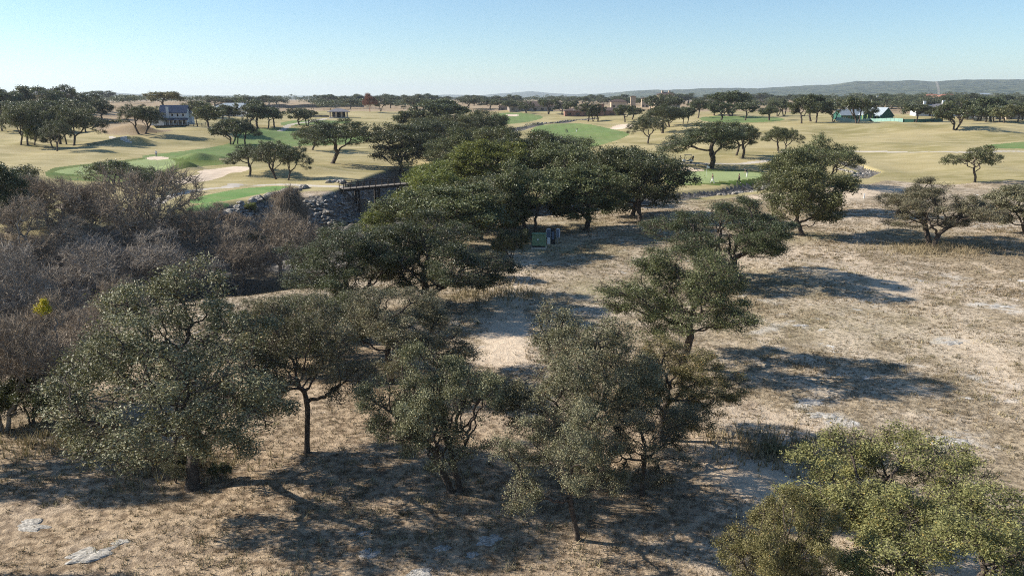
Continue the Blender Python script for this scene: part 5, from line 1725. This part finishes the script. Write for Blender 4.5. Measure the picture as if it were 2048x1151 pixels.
# ------------------------------------------------------------------ utility boxes
def utility():
    x, y, z = ground(1078, 496)
    s = depth_of(x, y, z) / F
    w, h = 27 * s, 26 * s
    t = thing("utility_box", "pale green metal utility box on a pad beside the dry trail", "utility box", (x, y, z), R(-8))
    MB().box((0, 0, .08), (w * 1.1, w * .8, .2)).build("pad", M['path'], t)
    MB().box((0, 0, h / 2 + .18), (w, w * .62, h)).build("cabinet", M['olive_green'], t, bevel=.03)
    MB().box((0, -.04, h + .2), (w * 1.04, w * .72, .08)).build("lid", M['olive_green'], t, bevel=.02)
    for sx in (-1, 1): MB().box((sx * w * .245, -w * .31 - .015, h * .55 + .15), (w * .47, .03, h * .78)).build("door", M['olive_green'], t)
    MB().box((-.06, -w * .31 - .05, h * .55), (.06, .05, .22)).build("handle", M['steel'], t)
    MB().box((-w * .05, -w * .31 - .04, h * .72), (.16, .012, .16)).build("warning_plate", M['white'], t)
    MB().box((0, -w * .31 - .01, .26), (w * .98, .03, .16)).build("base_strip", M['black'], t)
    x, y, z = ground(1106, 487)
    s = depth_of(x, y, z) / F
    t = thing("equipment_cabinet", "white and dark grey equipment rack with rounded frames behind the green box", "equipment rack", (x, y, z), R(-5))
    h = 31 * s
    MB().box((0, 0, h * .48), (8 * s, .5, h * .96)).build("back_board", M['black'], t)
    MB().box((0, -.28, h * .55), (5 * s, .05, h * .5)).build("front_panel", M['slate'], t)
    for sx, ww in ((-9, 9), (9.5, 7)):
        f = MB()
        cx = sx * s; r = ww * s / 2
        pts = [(cx - r, 0, h * .42), (cx - r, 0, h * .85), (cx - r * .5, 0, h * .97), (cx + r * .5, 0, h * .97), (cx + r, 0, h * .85), (cx + r, 0, h * .42), (cx - r, 0, h * .42)]
        f.tube(pts, .06, 6); f.build("frame", M['white'], t, smooth=True)
        MB().box((cx, .02, h * .68), (r * 1.7, .2, h * .5)).build("side_panel", M['slate'], t)
        MB().box((cx * .93, .0, h * .21), (.08, .08, h * .42)).build("leg", M['steel'], t)
    MB().box((-8.5 * s, -.12, h * .2), (6 * s, .3, h * .4)).build("lower_cabinet", M['white'], t, bevel=.02)
utility()

# ------------------------------------------------------------------ flagstick
def flag():
    x, y, z = ground(1413, 353)
    t = thing("golf_flag", "white flag on a thin pole standing in the right putting green", "flag", (x, y, z), 0)
    MB().tube([(0, 0, -.1), (0, 0, 2.15)], .022, 8).build("pole", M['white'], t, smooth=True)
    V, Fc = [], []
    n = 8
    for i in range(n + 1):
        for j in range(5):
            f = i / n
            V.append((f * .5, .05 * math.sin(f * 6) * f, 2.12 - j / 4 * .38 - f * .18)); 
    for i in range(n):
        for j in range(4): Fc.append((i * 5 + j, i * 5 + j + 1, (i + 1) * 5 + j + 1, (i + 1) * 5 + j))
    o = link("flag", mesh_np("flag", V, Fc, True), t, M['white_cloth'])
    so_ = o.modifiers.new("thick", 'SOLIDIFY'); so_.thickness = .012
    MB().disc((0, 0, .006), .06, .012, 'Z').build("cup_rim", M['white'], t)
flag()
def marker(u, v, h, label):
    x, y, z = ground(u, v)
    t = thing("marker_post", label, "post", (x, y, z), 0)
    MB().box((0, 0, h / 2 - .1), (.12, .12, h + .2)).build("post", M['white'], t, bevel=.01)
    MB().box((0, 0, h + .04), (.17, .17, .06)).build("cap", M['white'], t)
marker(1728, 397, .75, "small white marker post on the dry slope below the dry creek")
marker(1676, 232, 1.0, "small white post beside the big clump on the ridge crest")

# ------------------------------------------------------------------ people
def skin_obj(name, verts, edges, radii, mat, parent, root=0, sub=1):
    me = bpy.data.meshes.new(name)
    me.from_pydata(verts, edges, []); me.update()
    o = bpy.data.objects.new(name, me); col.objects.link(o); o.parent = parent
    m = o.modifiers.new("skin", 'SKIN'); m.use_smooth_shade = True
    if not me.skin_vertices: return o
    sv = me.skin_vertices[0].data
    for i, r in enumerate(radii):
        sv[i].radius = r if isinstance(r, tuple) else (r, r)
        sv[i].use_root = (i == root)
    if sub:
        s = o.modifiers.new("smooth", 'SUBSURF'); s.levels = sub; s.render_levels = sub
    o.modifiers["skin"].use_smooth_shade = True
    me.materials.append(mat)
    return o

def person(u, v, label, facing, pose, top, legs, cap=None, shoes='white', h=1.76, name_cat='person', xyz=None, group=None):
    x, y, z = xyz or ground(u, v)
    t = thing("person", label, name_cat, (x, y, z), facing, group)      # the figure looks along +X
    k = h / 1.76
    V = lambda *a: tuple(q * k for q in a)
    if pose == 'walk':
        hipz = .93
        Rk, Ra, Rt = (.20, -.09, .50), (.30, -.09, .09), (.42, -.10, .05)
        Lk, La, Lt = (-.02, .09, .49), (-.34, .09, .14), (-.25, .10, .04)
        chest = (.03, 0, 1.30); neck = (.04, 0, 1.48); head = (.07, 0, 1.62)
        Re, Rh = (-.12, -.24, 1.13), (-.06, -.25, .90)
        Le, Lh = (.12, .24, 1.13), (.30, .22, .98)
    elif pose == 'putt':
        hipz = .92
        Rk, Ra, Rt = (.05, -.15, .49), (0, -.17, .09), (.14, -.18, .04)
        Lk, La, Lt = (.05, .15, .49), (0, .17, .09), (.14, .18, .04)
        chest = (.27, 0, 1.24); neck = (.40, 0, 1.37); head = (.50, 0, 1.46)
        Re, Rh = (.38, -.20, 1.03), (.46, -.04, .84)
        Le, Lh = (.38, .20, 1.03), (.47, .04, .88)
    else:
        hipz = .94
        Rk, Ra, Rt = (.02, -.10, .50), (0, -.11, .09), (.14, -.13, .04)
        Lk, La, Lt = (.02, .10, .50), (-.02, .11, .09), (.12, .13, .04)
        chest = (.0, 0, 1.30); neck = (.0, 0, 1.48); head = (.03, 0, 1.62)
        Re, Rh = (-.02, -.25, 1.12), (.10, -.24, .90)
        Le, Lh = (-.02, .25, 1.12), (.12, .22, .92)
    hip = (-.03 if pose == 'putt' else 0, 0, hipz)
    sh = lambda s: (chest[0] + .02, s * .19, chest[2] + .10)
    hp = lambda s: (hip[0], s * .10, hip[2] - .04)
    mid = tuple((a + b) / 2 for a, b in zip(hip, chest))
    top_h = (head[0], 0, head[2] + .10)
    verts = [hip, mid, chest, neck, head, top_h, sh(-1), Re, Rh, sh(1), Le, Lh, hp(-1), Rk, Ra, Rt, hp(1), Lk, La, Lt,
             (head[0] + .115, 0, head[2] - .01), (head[0], .1, head[2]), (head[0], -.1, head[2])]
    edges = [(0, 1), (1, 2), (2, 3), (3, 4), (4, 5), (2, 6), (6, 7), (7, 8), (2, 9), (9, 10), (10, 11), (0, 12), (12, 13), (13, 14), (14, 15), (0, 16), (16, 17), (17, 18), (18, 19), (4, 20), (4, 21), (4, 22)]
    rad = [.13, .125, .14, .058, .095, .06, .062, .043, .032, .062, .043, .032, .085, .058, .04, .034, .085, .058, .04, .034, .014, .022, .022]
    # five fingers on either hand
    for hi, hv, ev in ((8, Rh, Re), (11, Lh, Le)):
        d = (Vector(hv) - Vector(ev)).normalized()
        pal = Vector(hv) + d * .07
        verts.append(tuple(pal)); edges.append((hi, len(verts) - 1)); rad.append(.03); pi = len(verts) - 1
        side = Vector((1, 0, 0)) - d * d.x; side.normalize()
        for q, (off, ln) in enumerate(((-.03, .06), (-.01, .075), (.012, .07), (.032, .055))):
            verts.append(tuple(pal + side * off + d * ln + Vector((0, 0, 0)))); edges.append((pi, len(verts) - 1)); rad.append(.009)
        verts.append(tuple(Vector(hv) + side * .055 + d * .05)); edges.append((hi, len(verts) - 1)); rad.append(.01)
    skin_obj("body", [V(*p) for p in verts], edges, [r * k for r in rad], M['skin'], t)
    sv = [mid, chest, (chest[0], 0, chest[2] + .13), sh(-1), Re, sh(1), Le, (hip[0], 0, hip[2] + .03)]
    skin_obj("shirt", [V(*p) for p in sv], [(0, 1), (1, 2), (1, 3), (3, 4), (1, 5), (5, 6), (0, 7)], [.15 * k, .168 * k, .08 * k, .082 * k, .06 * k, .082 * k, .06 * k, .155 * k], M[top], t)
    tv = [hip, hp(-1), Rk, Ra, hp(1), Lk, La]
    skin_obj("trousers", [V(*p) for p in tv], [(0, 1), (1, 2), (2, 3), (0, 4), (4, 5), (5, 6)], [.155 * k, .105 * k, .08 * k, .066 * k, .105 * k, .08 * k, .066 * k], M[legs], t)
    for (a, b) in ((Ra, Rt), (La, Lt)):
        skin_obj("shoe", [V(a[0] - .04, a[1], a[2] - .03), V(*b), V(b[0] + .08, b[1], b[2])], [(0, 1), (1, 2)], [.05 * k, .045 * k, .035 * k], M[shoes], t)
    if cap:
        c = MB().ball(V(head[0], 0, head[2] + .075), (.112 * k, .104 * k, .07 * k)).box(V(head[0] + .13, 0, head[2] + .055), (.12 * k, .15 * k, .015))
        c.build("cap", M[cap], t, smooth=True)
    else:
        MB().ball(V(head[0] - .02, 0, head[2] + .05), (.11 * k, .104 * k, .09 * k)).build("hair", M['char'], t, smooth=True)
    return t
person(1425, 366, "golfer in black shirt and white trousers striding left below the flag", R(178), 'walk', 'char', 'white_cloth', None)
person(1478, 366, "golfer all in black with white shoes walking left along the green edge", R(182), 'walk', 'char', 'char', None)
p3 = person(1494, 354, "golfer in navy shirt and white trousers bent over at the right end of the green", R(172), 'putt', 'navy', 'white_cloth', 'grey_cloth')
x, y, z = ground(1494, 354)
g = thing("putter", "thin golf putter held by the bent golfer on the green", "golf club", (x - .47, y, z), 0)
MB().tube([(0, 0, .88), (-.16, 0, .03)], .013, 6).build("shaft", M['steel'], g)
MB().box((-.19, 0, .03), (.04, .12, .03)).build("club_head", M['steel'], g)

# golf cart
def golf_cart():
    x, y, z = ground(1375, 325.5)
    t = thing("golf_cart", "white golf cart with black seats and canopy under the Y forked oak", "golf cart", (x, y, z), R(176))   # front along +X
    MB().poly([(-1.15, -.55, .32), (1.15, -.55, .32), (1.25, -.5, .62), (.95, -.5, .84), (.55, -.5, .84), (.5, -.55, .42), (-.25, -.55, .42), (-.3, -.55, .74), (-1.1, -.55, .80), (-1.2, -.55, .5),
               (-1.15, .55, .32), (1.15, .55, .32), (1.25, .5, .62), (.95, .5, .84), (.55, .5, .84), (.5, .55, .42), (-.25, .55, .42), (-.3, .55, .74), (-1.1, .55, .80), (-1.2, .55, .5)],
              [tuple(range(10)), tuple(range(19, 9, -1))] + [(i, i + 10, (i + 1) % 10 + 10, (i + 1) % 10) for i in range(10)]).build("body", M['white'], t, bevel=.03)
    MB().box((-.12, 0, .50), (.7, 1.0, .12)).build("floor", M['black'], t)
    MB().box((-.5, 0, .84), (.5, 1.0, .12)).box((-.76, 0, 1.1), (.1, 1.0, .42), ry=-.15).build("seat", M['black'], t, bevel=.03)
    MB().box((-.05, 0, 1.88), (1.75, 1.15, .07)).build("canopy", M['black'], t, bevel=.02)
    for sx, bx in ((.62, .85), (-.85, -.9)):
        for s in (-1, 1): MB().tube([(bx, s * .5, .8), (sx, s * .5, 1.86)], .022, 6).build("canopy_post", M['black'], t)
    MB().box((.74, 0, 1.35), (.012, .94, .9), ry=-.2).build("windscreen", M['glass'], t)
    for bx in (.82, -.82):
        for s in (-1, 1):
            w = MB().disc((bx, s * .52, .23), .23, .19, 'Y', 20).build("wheel", M['rubber'], t)
            MB().disc((bx, s * .62, .23), .12, .03, 'Y', 12).build("rim", M['steel'], w)
    st = MB(); st.tube([(.55, -.22, .84), (.28, -.22, 1.1)], .02, 6); st.disc((.26, -.22, 1.12), .17, .03, 'X', 16); st.build("steering_wheel", M['black'], t)
    MB().box((-1.2, 0, .62), (.3, .9, .3)).build("bag_rack", M['black'], t)
    for s in (-1, 1): MB().box((1.18, s * .38, .66), (.06, .14, .08)).build("headlight", M['steel'], t)
    for s, c, lb in ((-1, 'char', "black golf bag standing on the back of the golf cart"), (1, 'navy', "navy golf bag standing on the back of the golf cart")):
        b = thing("golf_bag", lb, "golf bag", (x + 1.2 * 1.0, y + s * -.25, z + .72), 0)
        MB().tube([(0, 0, -.05), (.06, 0, .42), (.12, 0, .86)], [.13, .13, .15], 10).build("bag_body", M[c], b, smooth=True)
        for q in range(5): MB().tube([(.1 + q * .02, (q - 2) * .04, .8), (.15 + q * .03, (q - 2) * .06, 1.05)], .012, 5).build("club", M['steel'], b)
golf_cart()
x, y, z = ground(1360, 325)
person(0, 0, "person in black standing at the front of the golf cart", R(0), 'stand', 'char', 'char', None, xyz=(x, y, z))
# far players
person(1132, 265, "player in black beside the dark push cart on the far fairway", R(200), 'stand', 'char', 'char', None, shoes='char')
person(1153, 264, "player in black top and pale trousers alone on the far fairway", R(10), 'putt', 'char', 'white_cloth', None)
x, y, z = ground(1134.5, 265.5)
t = thing("push_cart", "dark three wheeled push cart with a golf bag on the far fairway", "push cart", (x, y, z), R(30))
for a_, b_ in ((-.4, .1), (.4, .1)): MB().disc((a_, b_, .15), .15, .05, 'X', 14).build("wheel", M['rubber'], t)
MB().disc((0, -.6, .12), .12, .05, 'X', 14).build("wheel", M['rubber'], t)
MB().tube([(0, -.6, .12), (0, .1, .45), (0, .5, 1.05)], .025, 6).tube([(-.4, .1, .15), (0, .0, .4), (.4, .1, .15)], .02, 6).build("frame", M['steel'], t)
MB().tube([(0, -.35, .35), (0, .25, 1.15)], [.14, .17], 10).build("bag", M['char'], t, smooth=True)
for (u, v, lb, f_) in [(623, 219.5, "left one of two tiny figures near the long fence", 0), (627, 219.5, "right one of two tiny figures near the long fence", 3), (648, 221.5, "tiny lone figure in dark clothes left of the pavilion roof", 1), (661, 221.5, "tiny lone figure directly above the pavilion roof", 2)]:
    person(u, v, lb, f_, 'stand', 'char', 'char', None, shoes='char')
person(313, 314.5, "tiny figure in white at the rim of the far left bunker", 2, 'stand', 'white_cloth', 'grey_cloth', 'white')

# ------------------------------------------------------------------ haze
bmh = MB().box((0, 5500, 118), (34000, 24000, 262))
mh = bpy.data.materials.new("haze"); mh.use_nodes = True
th = mh.node_tree; th.nodes.clear()
oh = th.nodes.new("ShaderNodeOutputMaterial"); pv = th.nodes.new("ShaderNodeVolumePrincipled")
pv.inputs["Color"].default_value = (.84, .92, 1.0, 1); pv.inputs["Density"].default_value = 8.5e-5; pv.inputs["Anisotropy"].default_value = .2
th.links.new(pv.outputs[0], oh.inputs["Volume"])
hz = bmh.build("haze", mh)
hz["kind"] = "stuff"; hz["label"] = "thin blue haze of the far distance"
